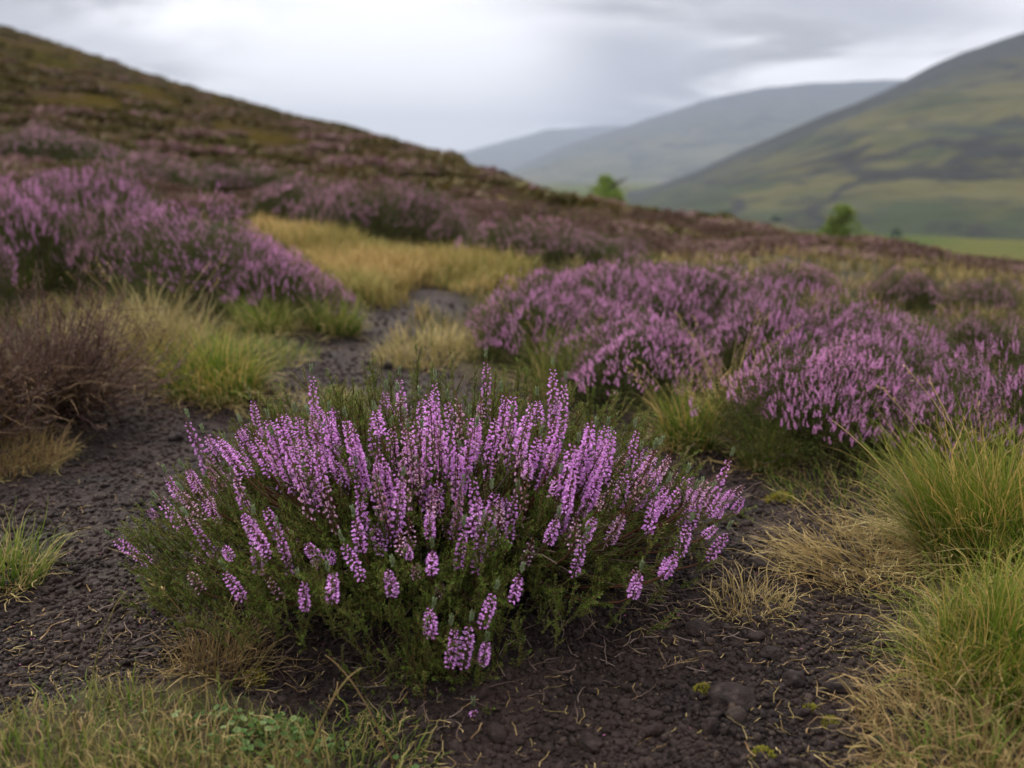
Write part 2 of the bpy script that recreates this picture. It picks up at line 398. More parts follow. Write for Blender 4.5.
hill('hillside', [(480, 226), (560, 206), (640, 192), (700, 172), (760, 147), (800, 130), (840, 112), (880, 94), (920, 75), (960, 58), (1024, 38), (1120, 5), (1250, -30)],
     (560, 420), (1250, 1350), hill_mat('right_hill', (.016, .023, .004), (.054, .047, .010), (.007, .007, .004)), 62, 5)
hill('hill', [(380, 205), (440, 190), (500, 174), (560, 150), (600, 136), (640, 122), (680, 110), (720, 98), (760, 90), (800, 86), (850, 84), (900, 82), (980, 84), (1100, 100)],
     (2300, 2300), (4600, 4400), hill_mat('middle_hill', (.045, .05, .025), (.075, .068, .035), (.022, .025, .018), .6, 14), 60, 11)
hill('mountain', [(380, 178), (430, 164), (470, 151), (510, 140), (550, 129), (590, 126), (640, 126), (700, 130), (780, 135)],
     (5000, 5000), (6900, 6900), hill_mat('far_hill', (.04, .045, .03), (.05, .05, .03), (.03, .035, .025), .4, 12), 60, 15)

def in_poly(x, y, Pg):
    ins = np.zeros(x.shape, bool)
    for i in range(len(Pg)):
        ax, ay = Pg[i]; bx, by = Pg[(i+1) % len(Pg)]
        ins ^= ((ay > y) != (by > y)) & (x < (bx-ax)*(y-ay)/(by-ay+1e-12)+ax)
    return ins

# ------------------------------------------------------------------ heather templates
def flower_spike_g(L, n, r0=.0035, fl=.0062, fw=.0036, petals=4, faded=False, tip=.013, lean=0.):
    g = G()
    z = np.linspace(0, 1, 5); ax = np.stack([lean*L*z**2, 0*z, L*z], 1)
    Pn = np.concatenate([ax, [[lean*L*1.1, 0, L+tip*.6]]])[None]
    g.tubes(Pn, np.array([[.0011, .0010, .0009, .0008, .0006, .0004]]), 4, 2)
    t = (np.arange(n)+rng.random(n)*.8)/n
    ang = np.arange(n)*2.39996+rng.normal(size=n)*.25
    taper = np.interp(t, [0, .12, .7, 1], [.75, 1, .9, .5])
    out = np.stack([np.cos(ang), np.sin(ang), np.zeros(n)], 1)
    base = np.stack([lean*L*t**2, 0*t, L*t], 1)+out*.001
    d = unit(out+np.stack([0*t, 0*t, rng.normal(-.18, .22, n)+.35*t], 1))
    ped = base+d*(r0*taper)[:, None]
    g.tubes(np.stack([base, ped], 1), np.full((n, 2), .00035), 3, 2)
    rn = rng.random(n)
    axd = unit(d+np.array([0, 0, -.25]))
    g.leaves(ped-axd*.0004, axd, .0028*taper, .0026*taper, 1, rn)
    for k in range(petals):
        a = k/petals*2*np.pi+rng.random(n)
        R = frames(axd, a); X = R[:, :, 0]
        dd = unit(axd+X*rng.uniform(.18, .42, n)[:, None])
        LL = fl*taper*rng.uniform(.8, 1.15, n)
        sd = np.cross(dd, X); sd = unit(sd)
        mid = ped+dd*LL[:, None]*.55+X*(LL*.10)[:, None]; W = (fw*taper)[:, None]
        V = np.stack([ped, mid-sd*W/2, ped+dd*LL[:, None], mid+sd*W/2], 1)
        g.add(V, np.arange(n)[:, None]*4+np.arange(4), 3 if faded else 0, np.broadcast_to([0, .6, 1, .6], (n, 4)), np.broadcast_to(rn[:, None], (n, 4)))
    # small green leaves below the flowers
    return g
SP_M = [M['petal'], M['calyx'], M['stem'], M['petal_pale']]
def tip_g(tip=.012):
    g = G(); k = 16; zz = rng.random(k)*tip; a = rng.uniform(0, 2*np.pi, k)
    g.leaves(np.stack([np.cos(a)*.0006, np.sin(a)*.0006, zz], 1), np.stack([np.cos(a)*.28, np.sin(a)*.28, np.ones(k)], 1), .0055, .0021, 0)
    return g
spikes_full = [flower_spike_g(.085, 54, lean=rng.uniform(-.12, .12)) for _ in range(5)]
spikes_fade = [flower_spike_g(.06, 26, fl=.005, fw=.003, petals=3, faded=True, lean=rng.uniform(-.12, .12)) for _ in range(3)]
spikes_all = spikes_full+spikes_fade
SPK_ME = [g.mesh('flower_spike', SP_M) for g in spikes_all]
TIP = tip_g(); TIP_ME = TIP.mesh('shoot_tip', [M['bud']])
SPL = [.085]*5+[.06]*3

def shoot_g(L=.085, n=62, ll=.0056, lw=.0018, sprigs=4):
    g = G()
    def one(p0, d, L, n, s=1.):
        K = 4; t = np.linspace(0, 1, K)[:, None]
        bend = rng.normal(size=3)*.12*L
        Pn = p0+d*L*t+bend*t*t
        g.tubes(Pn[None], np.linspace(.0010, .0005, K)[None]*s, 3, 1)
        tt = np.sort(rng.uniform(.05, 1, n)); pos = p0+d*L*tt[:, None]+bend*(tt*tt)[:, None]
        a = np.arange(n)*np.pi/2+rng.normal(size=n)*.35
        R = frames(np.repeat(d[None], n, 0), a); X = R[:, :, 0]
        g.leaves(pos, X*.75+d*.8+rng.normal(size=(n, 3))*.12, ll*s*rng.uniform(.7, 1.2, n), lw*s, 0, rng.random(n), .05)
    one(np.zeros(3), np.array([0, 0, 1.]), L, n)
    for k in range(sprigs):
        a = rng.uniform(0, 6.28); d = unit(np.array([np.cos(a)*.55, np.sin(a)*.55, 1.]))
        one(np.array([0, 0, L*rng.uniform(.1, .65)]), d, L*rng.uniform(.25, .45), n//3, .85)
    return g
SHOOTS = [shoot_g() for _ in range(4)]

# ------------------------------------------------------------------ the near heather bush
def hero():
    gz = float(H(BX, BY))
    C = np.array([BX, BY, gz])
    root = empty('heather_bush', tuple(C)); tag(root, 'large near heather bush with tall pink flower spikes standing on the dark peat', 'heather')
    A = np.array([.50, .43, .31])
    lst = [(190, 421, 215, 486), (168, 476, 181, 499), (161, 503, 210, 559), (116, 539, 150, 561), (251, 401, 260, 436), (269, 423, 281, 486), (228, 446, 240, 473),
           (312, 377, 317, 436), (296, 416, 304, 446), (400, 380, 404, 426), (385, 393, 382, 423), (374, 416, 375, 453), (347, 421, 356, 453), (326, 436, 332, 473),
           (371, 473, 387, 536), (407, 450, 407, 503), (435, 383, 436, 425), (419, 470, 432, 526), (306, 473, 316, 500), (254, 519, 259, 572), (279, 532, 291, 572),
           (345, 545, 362, 576), (228, 573, 243, 596), (300, 583, 306, 606), (329, 575, 333, 598), (392, 570, 392, 592), (432, 552, 432, 570), (486, 362, 486, 422),
           (501, 395, 503, 450), (553, 370, 553, 425), (565, 384, 561, 433), (538, 400, 540, 424), (528, 418, 520, 456), (448, 403, 452, 428), (608, 430, 604, 480),
           (596, 431, 593, 483), (634, 431, 628, 473), (626, 473, 619, 503), (579, 446, 579, 483), (561, 450, 554, 486), (462, 490, 453, 536), (491, 493, 488, 526),
           (483, 526, 476, 569), (516, 494, 508, 539), (463, 530, 458, 566), (584, 541, 574, 572), (556, 520, 548, 540), (686, 476, 676, 506), (729, 460, 706, 512),
           (666, 486, 652, 516), (689, 526, 679, 552), (725, 532, 709, 556), (520, 576, 513, 598), (639, 574, 632, 594), (494, 594, 483, 623), (470, 626, 463, 663),
           (451, 630, 450, 663), (486, 645, 483, 660), (473, 709, 473, 726), (433, 612, 430, 633), (205, 436, 222, 480), (275, 440, 290, 480), (330, 415, 333, 450),
           (357, 470, 362, 505), (420, 400, 422, 440), (440, 440, 442, 490), (470, 420, 470, 470), (512, 420, 512, 470), (540, 440, 536, 480), (392, 430, 394, 470),
           (380, 490, 392, 540), (355, 520, 362, 548), (190, 520, 215, 555), (640, 455, 634, 490), (655, 500, 648, 530), (700, 490, 690, 525), (460, 455, 462, 490), (235, 480, 250, 520)]
    B, T, isf = [], [], []
    for (ax, ay, bx, by) in lst:
        u, t = pray(ax, ay); kk = np.interp(ay, [480, 560], [1.06, 1.17]); dd = np.array([u, 1, t])/(A*kk); oo = (np.array([0, 0, CZ])-C)/(A*kk)
        qa, qb, qc = dd@dd, dd@oo, oo@oo-1; D = qb*qb-qa*qc
        Yt = (-qb-math.sqrt(D))/qa if D > 0 else min(-qb/qa, BY+.02)
        T.append(pt(ax, ay, Yt)); B.append(pt(bx, by+3, Yt+.012)); isf.append(0)
    # fill
    n = 0
    while n < 330:
        a = rng.uniform(0, 2*np.pi); e = math.asin(rng.uniform(.12, 1)**.8)
        dv = np.array([math.cos(a)*math.cos(e), math.sin(a)*math.cos(e), math.sin(e)])
        if dv[1] < -.3 and dv[2] < .42 and rng.random() < .8: continue
        if dv[1] > .1 and rng.random() < .5: continue
        if float(vn(dv[0]*3.2+7, dv[1]*3.2+dv[2]*2, 55)) < .27: continue
        p = C+dv*A*rng.uniform(.84, 1.10)
        up = unit(np.array([dv[0]*.62, dv[1]*.45, 1.0]))+rng.normal(size=3)*.07
        L = rng.uniform(.022, .115) if dv[2] > .5 else rng.uniform(.02, .065)
        e_ = p+unit(up)*L; px_ = 512+F*e_[0]/e_[1]*1.0; ty = 384-F*math.tan(math.atan((e_[2]-CZ)/e_[1])+P)
        if ty < np.interp(px_, [120, 190, 260, 330, 430, 560, 620, 720], [520, 440, 415, 398, 392, 398, 428, 475]): continue
        B.append(p); T.append(e_); isf.append(1 if rng.random() < (.38 if dv[2] > .6 else .6) else 0); n += 1
    B = np.array(B); T = np.array(T); isf = np.array(isf); N = len(B)
    ax = T-B; L = np.linalg.norm(ax, axis=1); Z = ax/L[:, None]
    which = np.where(isf == 1, rng.integers(5, 8, N), rng.integers(0, 5, N))
    base_len = np.array(SPL)[which]
    zs = L/base_len
    xy = np.clip(np.where(isf == 1, .95, 1.05)*rng.uniform(.85, 1.15, N), .5, 1.4)
    xy = np.minimum(xy, np.sqrt(np.maximum(zs, .12))*1.5)
    Rm = frames(Z)
    # 100 that show largest are parts of their own
    for i in range(100):
        o = bpy.data.objects.new('flower_spike', SPK_ME[which[i]]); COL.objects.link(o); o.parent = root
        m = Matrix(Rm[i].tolist()).to_4x4() @ Matrix.Diagonal((xy[i], xy[i], zs[i], 1)); m.translation = Vector((B[i]-C).tolist())
        o.matrix_local = m
        t = bpy.data.objects.new('shoot_tip', TIP_ME); COL.objects.link(t); t.parent = o
        s_ = 1.6
        t.matrix_local = Matrix.Translation((0, 0, base_len[i])) @ Matrix.Diagonal((s_/xy[i], s_/xy[i], s_/zs[i], 1))
    g = G()
    for w in range(8):
        k = np.arange(100, N)[which[100:] == w]
        if len(k): g.inst(spikes_all[w], (B-C)[k], Z[k], xy[k], zs=zs[k]/xy[k])
    o = ob('flower_spike', g.mesh('flower_spike', SP_M), root); o['kind'] = 'stuff'
    # stems carrying the spikes
    g = G(); a = rng.uniform(0, 2*np.pi, N); rr = rng.uniform(0, .09, N)
    r0 = np.stack([np.cos(a)*rr, np.sin(a)*rr, np.full(N, -.01)], 1)
    Bl = B-C
    mid = r0*.3+Bl*np.array([.75, .75, .42])
    mid = mid*.55+(Bl-Z*np.minimum(.14, np.linalg.norm(Bl, axis=1)*.5)[:, None])*.45
    Sp = bez(r0, mid, Bl, 10)
    g.tubes(Sp, np.linspace(.0030, .0011, 10)[None]*np.ones((N, 1)), 5, 0)
    ob('stem', g.mesh('stems', [M['stem']]), root)['kind'] = 'stuff'
    # leafy shoots: on the stems and through the shell
    g = G()
    k = rng.integers(0, N, 1500); q = rng.uniform(.45, 1., 1500)
    idx = q*9; i0 = np.minimum(idx.astype(int), 8); f = (idx-i0)[:, None]
    pos = Sp[k, i0]*(1-f)+Sp[k, i0+1]*f
    tg = unit(Sp[k, i0+1]-Sp[k, i0])
    Zs = unit(tg+rng.normal(size=(1500, 3))*.38+np.array([0, 0, .35]))
    for w in range(4):
        s_ = rng.integers(0, 4, 1500) == w
        g.inst(SHOOTS[w], pos[s_], Zs[s_], rng.uniform(.55, 1.0, s_.sum()), mat=None)
    n2 = 1500; a = rng.uniform(0, 2*np.pi, n2); e = np.arcsin(rng.uniform(-.05, .97, n2))
    dv = np.stack([np.cos(a)*np.cos(e), np.sin(a)*np.cos(e), np.sin(e)], 1)
    pos = dv*A*rng.uniform(.55, .95, n2)[:, None]+np.array([0, 0, .0])
    keep = ~((dv[:, 2] < .22) & (dv[:, 0] > .1)) | (rng.random(n2) < .35)
    pos = pos[keep]; dv = dv[keep]
    pos[:, 2] = np.maximum(pos[:, 2], .02)
    Zs = unit(np.stack([dv[:, 0]*.55, dv[:, 1]*.45, .75+.5*dv[:, 2]], 1)+rng.normal(size=pos.shape)*.17)
    for w in range(4):
        s_ = rng.integers(0, 4, len(pos)) == w
        g.inst(SHOOTS[w], pos[s_], Zs[s_], rng.uniform(.6, 1.1, s_.sum()))
    # low front skirt
    n3 = 620; a = rng.uniform(-2.9, -.5, n3); rr = rng.uniform(.6, 1.06, n3)
    pos = np.stack([np.cos(a)*rr*.46, np.sign(np.sin(a))*np.abs(np.sin(a))**.55*rr*.41, rng.uniform(.0, .12, n3)], 1); pos = pos[(pos[:, 0] < .12) | (rng.random(n3) < .3)]
    Zs = unit(np.stack([pos[:, 0]*1.4, pos[:, 1]*1.2, np.full(len(pos), .85)], 1)+rng.normal(size=pos.shape)*.22)
    g.inst(SHOOTS[0], pos, Zs, rng.uniform(.6, 1.1, len(pos)))
    n9 = 110; aa = rng.uniform(-2.75, -1.1, n9); rr = rng.uniform(.86, 1.12, n9)
    pos = np.stack([np.cos(aa)*rr*.44, -np.abs(np.sin(aa))**.4*rr*.42, rng.uniform(.0, .05, n9)], 1)
    g.inst(SHOOTS[3], pos, unit(np.stack([pos[:, 0]*.8, pos[:, 1]*.9, np.full(n9, .9)], 1)+rng.normal(size=pos.shape)*.2), rng.uniform(.5, .95, n9))
    # a small leafy outlier under the lowest flower
    n4 = 150; c4 = pt(440, 690, 1.36)-C; pos = c4+rng.normal(size=(n4, 3))*np.array([.045, .03, .02]); Zs = unit(np.array([0, -.2, 1])+rng.normal(size=(n4, 3))*.3)
    g.inst(SHOOTS[1], pos, Zs, rng.uniform(.6, 1.1, n4))
    o = ob('foliage', g.mesh('foliage', [M['leaf'], M['stem']]), root); o['kind'] = 'stuff'
    # dark inner old foliage
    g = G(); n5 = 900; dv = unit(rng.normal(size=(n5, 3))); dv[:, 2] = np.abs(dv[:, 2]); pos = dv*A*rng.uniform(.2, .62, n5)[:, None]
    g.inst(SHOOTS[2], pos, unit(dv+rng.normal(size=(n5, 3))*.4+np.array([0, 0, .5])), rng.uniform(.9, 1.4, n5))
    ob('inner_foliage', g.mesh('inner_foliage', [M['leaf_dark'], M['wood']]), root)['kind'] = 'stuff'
    # bare woody twigs near the ground
    g = G(); n6 = 230; a = np.where(rng.random(n6) < .5, rng.uniform(-1.4, .3, n6), rng.uniform(-3.1, 0, n6)); ln = rng.uniform(.18, .5, n6)
    K = 12; t = np.linspace(0, 1, K)
    wob = np.cumsum(rng.normal(size=(n6, K, 3))*np.array([.010, .010, .007]), 1)
    Pn = np.stack([np.cos(a)[:, None]*ln[:, None]*t, np.sin(a)[:, None]*ln[:, None]*t*.8, .02+rng.uniform(.0, .16, n6)[:, None]*t], 2)+wob
    Pn[:, :, 2] = np.maximum(Pn[:, :, 2], .008)
    g.tubes(Pn, np.linspace(.0030, .0009, K)[None]*rng.uniform(.5, 1.2, n6)[:, None], 5, 0)
    n7 = 380; k = rng.integers(0, n6, n7); j = rng.integers(4, K, n7); p0 = Pn[k, j]
    d = unit(unit(Pn[k, j]-Pn[k, j-1])+rng.normal(size=(n7, 3))*.6); l2 = rng.uniform(.03, .10, n7)
    P2 = p0[:, None]+d[:, None]*(l2[:, None]*np.linspace(0, 1, 6))[:, :, None]+np.cumsum(rng.normal(size=(n7, 6, 3))*.0035, 1)
    P2[:, :, 2] = np.maximum(P2[:, :, 2], .006)
    g.tubes(P2, np.linspace(.0011, .0005, 6)[None]*np.ones((n7, 1)), 4, 0)
    ob('twig', g.mesh('twigs', [M['wood']]), root)['kind'] = 'stuff'
hero()

# ------------------------------------------------------------------ mid-distance heather
def midspike_g(L=.048, n=20):
    g = G(); t = (np.arange(n)+.5)/n; a = np.arange(n)*2.4; out = np.stack([np.cos(a), np.sin(a), -.1+.6*t], 1)
    pos = np.stack([0*t, 0*t, L*t], 1); tp = np.interp(t, [0, .7, 1], [1, .9, .45])
    g.leaves(pos, out, .0090*tp, .0048*tp, 0); g.leaves(pos, out+rng.normal(size=(n, 3))*.3, .0085*tp, .0042*tp, 0)
    return g
def midshoot_g(L=.08, n=22):
    g = G(); t = rng.uniform(0, 1, n); a = rng.uniform(0, 6.28, n); out = np.stack([np.cos(a)*.7, np.sin(a)*.7, np.full(n, .9)], 1)
    sp = rng.integers(0, 3, n); off = np.array([[0, 0, 0], [.35, .1, 0], [-.2, .3, 0]])[sp]
    pos = np.stack([0*t, 0*t, L*t], 1)+off*(L*t)[:, None]*.8
    g.leaves(pos, out, .011, .0036, 0)
    return g
MSP = [midspike_g() for _ in range(3)]; MSH = [midshoot_g() for _ in range(3)]
MSP_ME = [g.mesh('flower_spike', [M['mpetal']]) for g in MSP]
def mid_template(seed, r=.5, h=.4, nsp=1150, nsh=2300):
    ph = rng.uniform(0, 6.28, 4)
    def rad(a): return 1+.13*np.sin(2*a+ph[0])+.10*np.sin(3*a+ph[1])+.06*np.sin(5*a+ph[2])
    def shell(n, lo, hi, emin):
        a = rng.uniform(0, 6.28, n); se = rng.uniform(emin, 1, n)**.9; e = np.arcsin(se)
        f = rad(a)*rng.uniform(lo, hi, n)*(1+.16*(vn(a*2.2+5, se*4+seed, seed)-.5)*2)
        dv = np.stack([np.cos(a)*np.cos(e), np.sin(a)*np.cos(e), np.sin(e)], 1)
        return dv, dv*np.array([r, r, h])*f[:, None]
    fo = G()
    dv, p = shell(nsh, .45, .98, .0); Z = unit(dv*.7+np.array([0, 0, .6])+rng.normal(size=p.shape)*.25)
    for w in range(3):
        k = np.arange(w, nsh, 3); fo.inst(MSH[w], p[k], Z[k], rng.uniform(.8, 1.5, len(k)))
    st = G(); n = 90; dvs, ps = shell(n, .7, .95, .05)
    st.tubes(bez(rng.normal(size=(n, 3))*.04*np.array([1, 1, 0]), ps*np.array([.7, .7, .3]), ps, 6), np.linspace(.004, .0015, 6)[None]*np.ones((n, 1)), 3)
    dv, p = shell(nsp*2, .95, 1.03, .30)
    # blossom in drifts, more of it near the top
    keep = (vn(p[:, 0]*7+seed*3, p[:, 1]*7, seed+2)*.85+dv[:, 2]*.7+rng.random(len(p))*.3) > .86
    p = p[keep][:nsp]; dv = dv[keep][:nsp]
    Z = unit(dv*.55+np.array([0, 0, .8])+rng.normal(size=p.shape)*.2); s = rng.uniform(.42, .85, len(p))
    order = np.argsort(-(dv[:, 2]+np.abs(dv[:, 1])*.3)); 
    p, dv, Z, s = p[order], dv[order], Z[order], s[order]
    return dict(fo=fo.mesh('foliage', [M['mleaf']]), st=st.mesh('stem', [M['wood']]), p=p, Z=Z, s=s, R=frames(Z), w=rng.integers(0, 3, len(p)), r=r, h=h)
TM = [mid_template(s) for s in (1, 2, 3, 4)]+[mid_template(s, .5, .8, 1400, 3000) for s in (5, 6)]
for T_ in TM:
    g = G()
    for w in range(3):
        k = np.arange(len(T_['p']))[T_['w'] == w]
        if len(k): g.inst(MSP[w], T_['p'][k], T_['Z'][k], T_['s'][k])
    T_['all'] = g.mesh('flower_spike', [M['mpetal']]); T_['dull'] = g.mesh('flower_spike', [M['bpetal']])
    sel = np.linspace(0, len(T_['p'])-1, 100).astype(int); T_['sel'] = sel
    rest = np.setdiff1d(np.arange(len(T_['p'])), sel); g = G()
    for w in range(3):
        k = rest[T_['w'][rest] == w]
        if len(k): g.inst(MSP[w], T_['p'][k], T_['Z'][k], T_['s'][k])
    T_['rest'] = g.mesh('flower_spike', [M['mpetal']])
    T_['mats'] = [Matrix.Translation(Vector(T_['p'][i].tolist())) @ (Matrix(T_['R'][i].tolist()).to_4x4()) @ Matrix.Scale(float(T_['s'][i]), 4) for i in sel]
def place(px, foot, w, top):
    """front foot, width and top in the photo -> centre, radius, height on the ground"""
    f = gp(px, foot); r = w/2/F*f[1]*1.12
    y = f[1]+r*.75; u = pray(px, foot)[0]; x = u*y; z = float(H(x, y))
    zt = CZ+pray(px, top)[1]*y
    return np.array([x, y, z]), r, max(.18, min(zt-z, .9))
def bush(px, foot, w, top, k, label, solo=True, group=None):
    c, r, h = place(px, foot, w, top); T_ = TM[k % 4] if h/r < 1.25 else TM[4+k % 2]
    o = empty('heather_bush', tuple(c-np.array([0, 0, .02])), rng.uniform(0, 6.28)); o.scale = (r/T_['r'], r/T_['r'], h/T_['h'])
    tag(o, label, 'heather', group)
    a = ob('foliage', T_['fo'], o); a['kind'] = 'stuff'; ob('stem', T_['st'], o)['kind'] = 'stuff'
    if solo:
        for j, i in enumerate(T_['sel']):
            s = bpy.data.objects.new('flower_spike', MSP_ME[T_['w'][i]]); COL.objects.link(s); s.parent = o; s.matrix_local = T_['mats'][j]
        ob('flower_spike', T_['rest'], o)['kind'] = 'stuff'
    else: ob('flower_spike', T_['dull'], o)['kind'] = 'stuff'
    return o
MID = [
 (532, 372, 138, 292, 0, 'heather bush at the path end of the right-hand bank', True),
 (600, 345, 170, 268, 1, 'lilac heather bush at the back of the right-hand bank, below the left tree', True),
 (700, 350, 170, 268, 2, 'broad lilac heather bush on the crest of the right-hand bank behind the green-sided bush', True),
 (640, 400, 180, 318, 3, 'green-sided heather bush with thin blossom facing the path, behind the straw tuft', True),
 (775, 385, 160, 292, 0, 'dense lilac heather bush in the centre of the right-hand bank', True),
 (835, 462, 210, 345, 1, 'largest and brightest heather bush of the right-hand bank', True),
 (945, 478, 190, 380, 2, 'heather bush behind the tall tussock at the right, its blossom thinning downhill', True),
 (1040, 470, 150, 392, 3, 'heather bush cut by the right edge of the photo above the tall tussock', True),
 (860, 400, 150, 322, 3, 'lilac heather bush on the far right shoulder of the right-hand bank', True),
 (30, 300, 150, 190, 1, 'heather bush at the left edge above the dead twiggy bush, dark green below', True),
 (105, 268, 150, 170, 2, 'bright purple-topped heather bush at the upper left of the left-hand bank', True),
 (205, 322, 150, 205, 0, 'tall heather bush in the middle of the left-hand bank, above the yellow tussock', True),
 (135, 300, 120, 215, 3, 'brownish thinly flowering heather bush in the hollow of the left-hand bank', False),
 (275, 326, 112, 246, 1, 'sloping heather bush at the right end of the left-hand bank, beside the path', True),
 (328, 330, 56, 288, 2, 'small green-footed heather bush touching the path at the end of the left-hand bank', True),
 (-40, 330, 120, 200, 0, 'heather bush partly outside the left edge of the photo', True),
]
BANK = np.array([gp(*p)[:2] for p in [(530, 372), (540, 330), (600, 300), (690, 300), (810, 345), (930, 400), (1100, 450), (1100, 475), (860, 470), (770, 450), (745, 400), (650, 402), (560, 385)]])
LBANK = np.array([gp(*p)[:2] for p in [(-80, 320), (-80, 235), (60, 215), (190, 240), (250, 285), (285, 318), (260, 330), (180, 325), (90, 300)]])
for m in MID: bush(*m)
BACK = [(300, 232, 120, 182, 'mauve heather mound at the upper left of the straw clearing'), (365, 246, 130, 184, 'large mauve heather mound behind the straw clearing'),
        (425, 244, 100, 192, 'rounded mauve heather mound at the right of the large mound behind the clearing'), (455, 250, 50, 214, 'low brown heather mound below the rounded mound'),
        (520, 268, 110, 220, 'mauve heather mound above the right-hand bank, nearest the green patch'), (580, 268, 110, 232, 'flat mauve heather mound right behind the right-hand bank'),
        (625, 262, 60, 236, 'small mauve heather mound below the left small tree'), (150, 200, 110, 158, 'dark heather mound just above the left-hand bank'),
        (230, 205, 120, 166, 'brown heather mound on the slope left of the clearing'), (40, 168, 150, 130, 'dark brown heather mound on the slope above the left-hand bank'),
        (985, 318, 80, 294, 'dull mauve heather mound near the right edge where the slope drops'), (905, 312, 80, 292, 'brown heather mound behind the right-hand bank on the falling slope'),
        (975, 372, 100, 342, 'faded heather mound between the pale grass and the right edge'), (795, 302, 80, 278, 'low mauve mound behind the crest of the right-hand bank')]
def filler(Pg, n, lo, hi, hlo, hhi, label, group, sd):
    x0, y0 = Pg.min(0); x1, y1 = Pg.max(0); pts = []; t = 0
    while len(pts) < n and t < 4000:
        t += 1; x = rng.uniform(x0, x1); y = rng.uniform(y0, y1)
        if not in_poly(np.array([x]), np.array([y]), Pg)[0]: continue
        if any(math.hypot(x-a, y-b) < .26 for a, b in pts): continue
        pts.append((x, y))
    for x, y in pts:
        T_ = TM[int(rng.integers(0, 4))]; r = rng.uniform(lo, hi); h = rng.uniform(hlo, hhi)
        o = empty('heather_bush', (x, y, float(H(x, y))-.02), rng.uniform(0, 6.28)); o.scale = (r/T_['r'], r/T_['r'], h/T_['h']); tag(o, label, 'heather', group)
        ob('foliage', T_['fo'], o)['kind'] = 'stuff'; ob('stem', T_['st'], o)['kind'] = 'stuff'; ob('flower_spike', T_['all'], o)['kind'] = 'stuff'
filler(BANK, 13, .24, .36, .15, .25, 'smaller heather bush grown into the dense right-hand bank between its larger bushes', 'small bushes of the right-hand heather bank', 1)
filler(LBANK, 6, .26, .38, .20, .34, 'smaller heather bush grown into the dense left-hand bank between its larger bushes', 'small bushes of the left-hand heather bank', 2)
for i, m in enumerate(BACK): bush(m[0], m[1], m[2], m[3], i, m[4], False)

# ------------------------------------------------------------------ far heather on the hillside
def far_g(n, s, flat=.55):
    g = G(); a = rng.uniform(0, 6.28, n); se = rng.uniform(0, 1, n); e = np.arcsin(se)
    dv = np.stack([np.cos(a)*np.cos(e), np.sin(a)*np.cos(e), se], 1); f = 1+.25*(vn(a*2, se*3, int(rng.integers(99)))-.5)
    p = dv*np.array([1, 1, flat])*f[:, None]*rng.uniform(.82, 1.02, n)[:, None]
    top = (se+rng.random(n)*.5) > .72
    dirs = unit(dv+rng.normal(size=(n, 3))*.6+np.array([0, 0, .5]))
    g.leaves(p[~top], dirs[~top], s*1.3, s, 0); g.leaves(p[top], dirs[top], s*1.2, s*.8, 1)
    return g
FAR = [far_g(1300, .085) for _ in range(3)]; LOW = [far_g(170, .24), far_g(170, .24)]
GREEN_M = [M['olive'], M['olive']]; F_M = [M['fleaf'], M['fpetal']]; B_M = [M['fleaf'], M['deadflower']]
variants = [(FAR[0].mesh('heather_mound', F_M), 'p'), (FAR[1].mesh('heather_mound', F_M), 'p'), (FAR[2].mesh('heather_mound', B_M), 'b'), (FAR[0].mesh('heather_mound', B_M), 'b')]
lab = {'p': ('distant rounded mound of dull purple heather among the many covering the hillside', 'purple heather mounds over the hillside'),
       'b': ('distant rounded mound of brown flowerless heather among the many covering the hillside', 'brown heather mounds over the hillside')}
CLR = np.array([gp(*p)[:2] for p in [(255, 232), (330, 246), (400, 260), (480, 266), (530, 276), (510, 290), (450, 298), (360, 312), (305, 290)]])
n = 6800
u = rng.uniform(-1.0, 1.05, n); _, _, Rr = prof(np.arctan(u)); q = rng.random(n); d0 = 8.5
d = d0*(np.maximum(Rr*1.04, 12)/d0)**q
X = np.sin(np.arctan(u))*d; Y = np.cos(np.arctan(u))*d
patch = fbm(X*.13, Y*.13, 77, 3)
ok = ~in_poly(X, Y, CLR) & (patch+rng.random(n)*.5 > -.05)
X, Y, d, patch = X[ok], Y[ok], d[ok], patch[ok]; Zg = H(X, Y)
Rl = prof(np.arctan2(X, Y))[2]; fl = rng.uniform(.5, .85, len(X))*np.interp(d/Rl, [0, .35, .8], [1, .75, .38]); rad = rng.uniform(.25, .75, len(X))*np.interp(d, [8, 20, 120], [.7, 1.0, 1.7])*np.interp(d/Rl, [.3, .9], [1, .75])
app = rad/d*np.where(np.abs(u[ok]) < .56, 1, .01); order = np.argsort(-app); big = order[:280]
for i in big:
    v = rng.integers(0, 2) if patch[i]+rng.random()*.4 > .22 else rng.integers(2, 4)
    me, kd = variants[v]
    o = bpy.data.objects.new('heather_mound', me); COL.objects.link(o); o.location = (X[i], Y[i], Zg[i]-.05); o.rotation_euler = (0, 0, rng.uniform(0, 6.28))
    o.scale = (rad[i], rad[i], rad[i]*fl[i]); tag(o, lab[kd][0], 'heather', lab[kd][1])
sm_ = order[280:]; g = G()
for w in range(2):
    k = sm_[w::2]; N = len(k)
    V, Q, Mi, h, rr = LOW[w].arr()
    g.inst(LOW[w], np.stack([X[k], Y[k], Zg[k]-.05], 1), np.tile([0, 0, 1.], (N, 1)), rad[k], zs=fl[k], mat=None)
    if w == 1: g.M[-1] = g.M[-1]+2
tag(ob('heather_cover', g.mesh('heather_cover', F_M+[M['oleaf'], M['oleaf']])), kind='stuff', label='mass of small brown and purple heather covering the far slope', cat='heather')

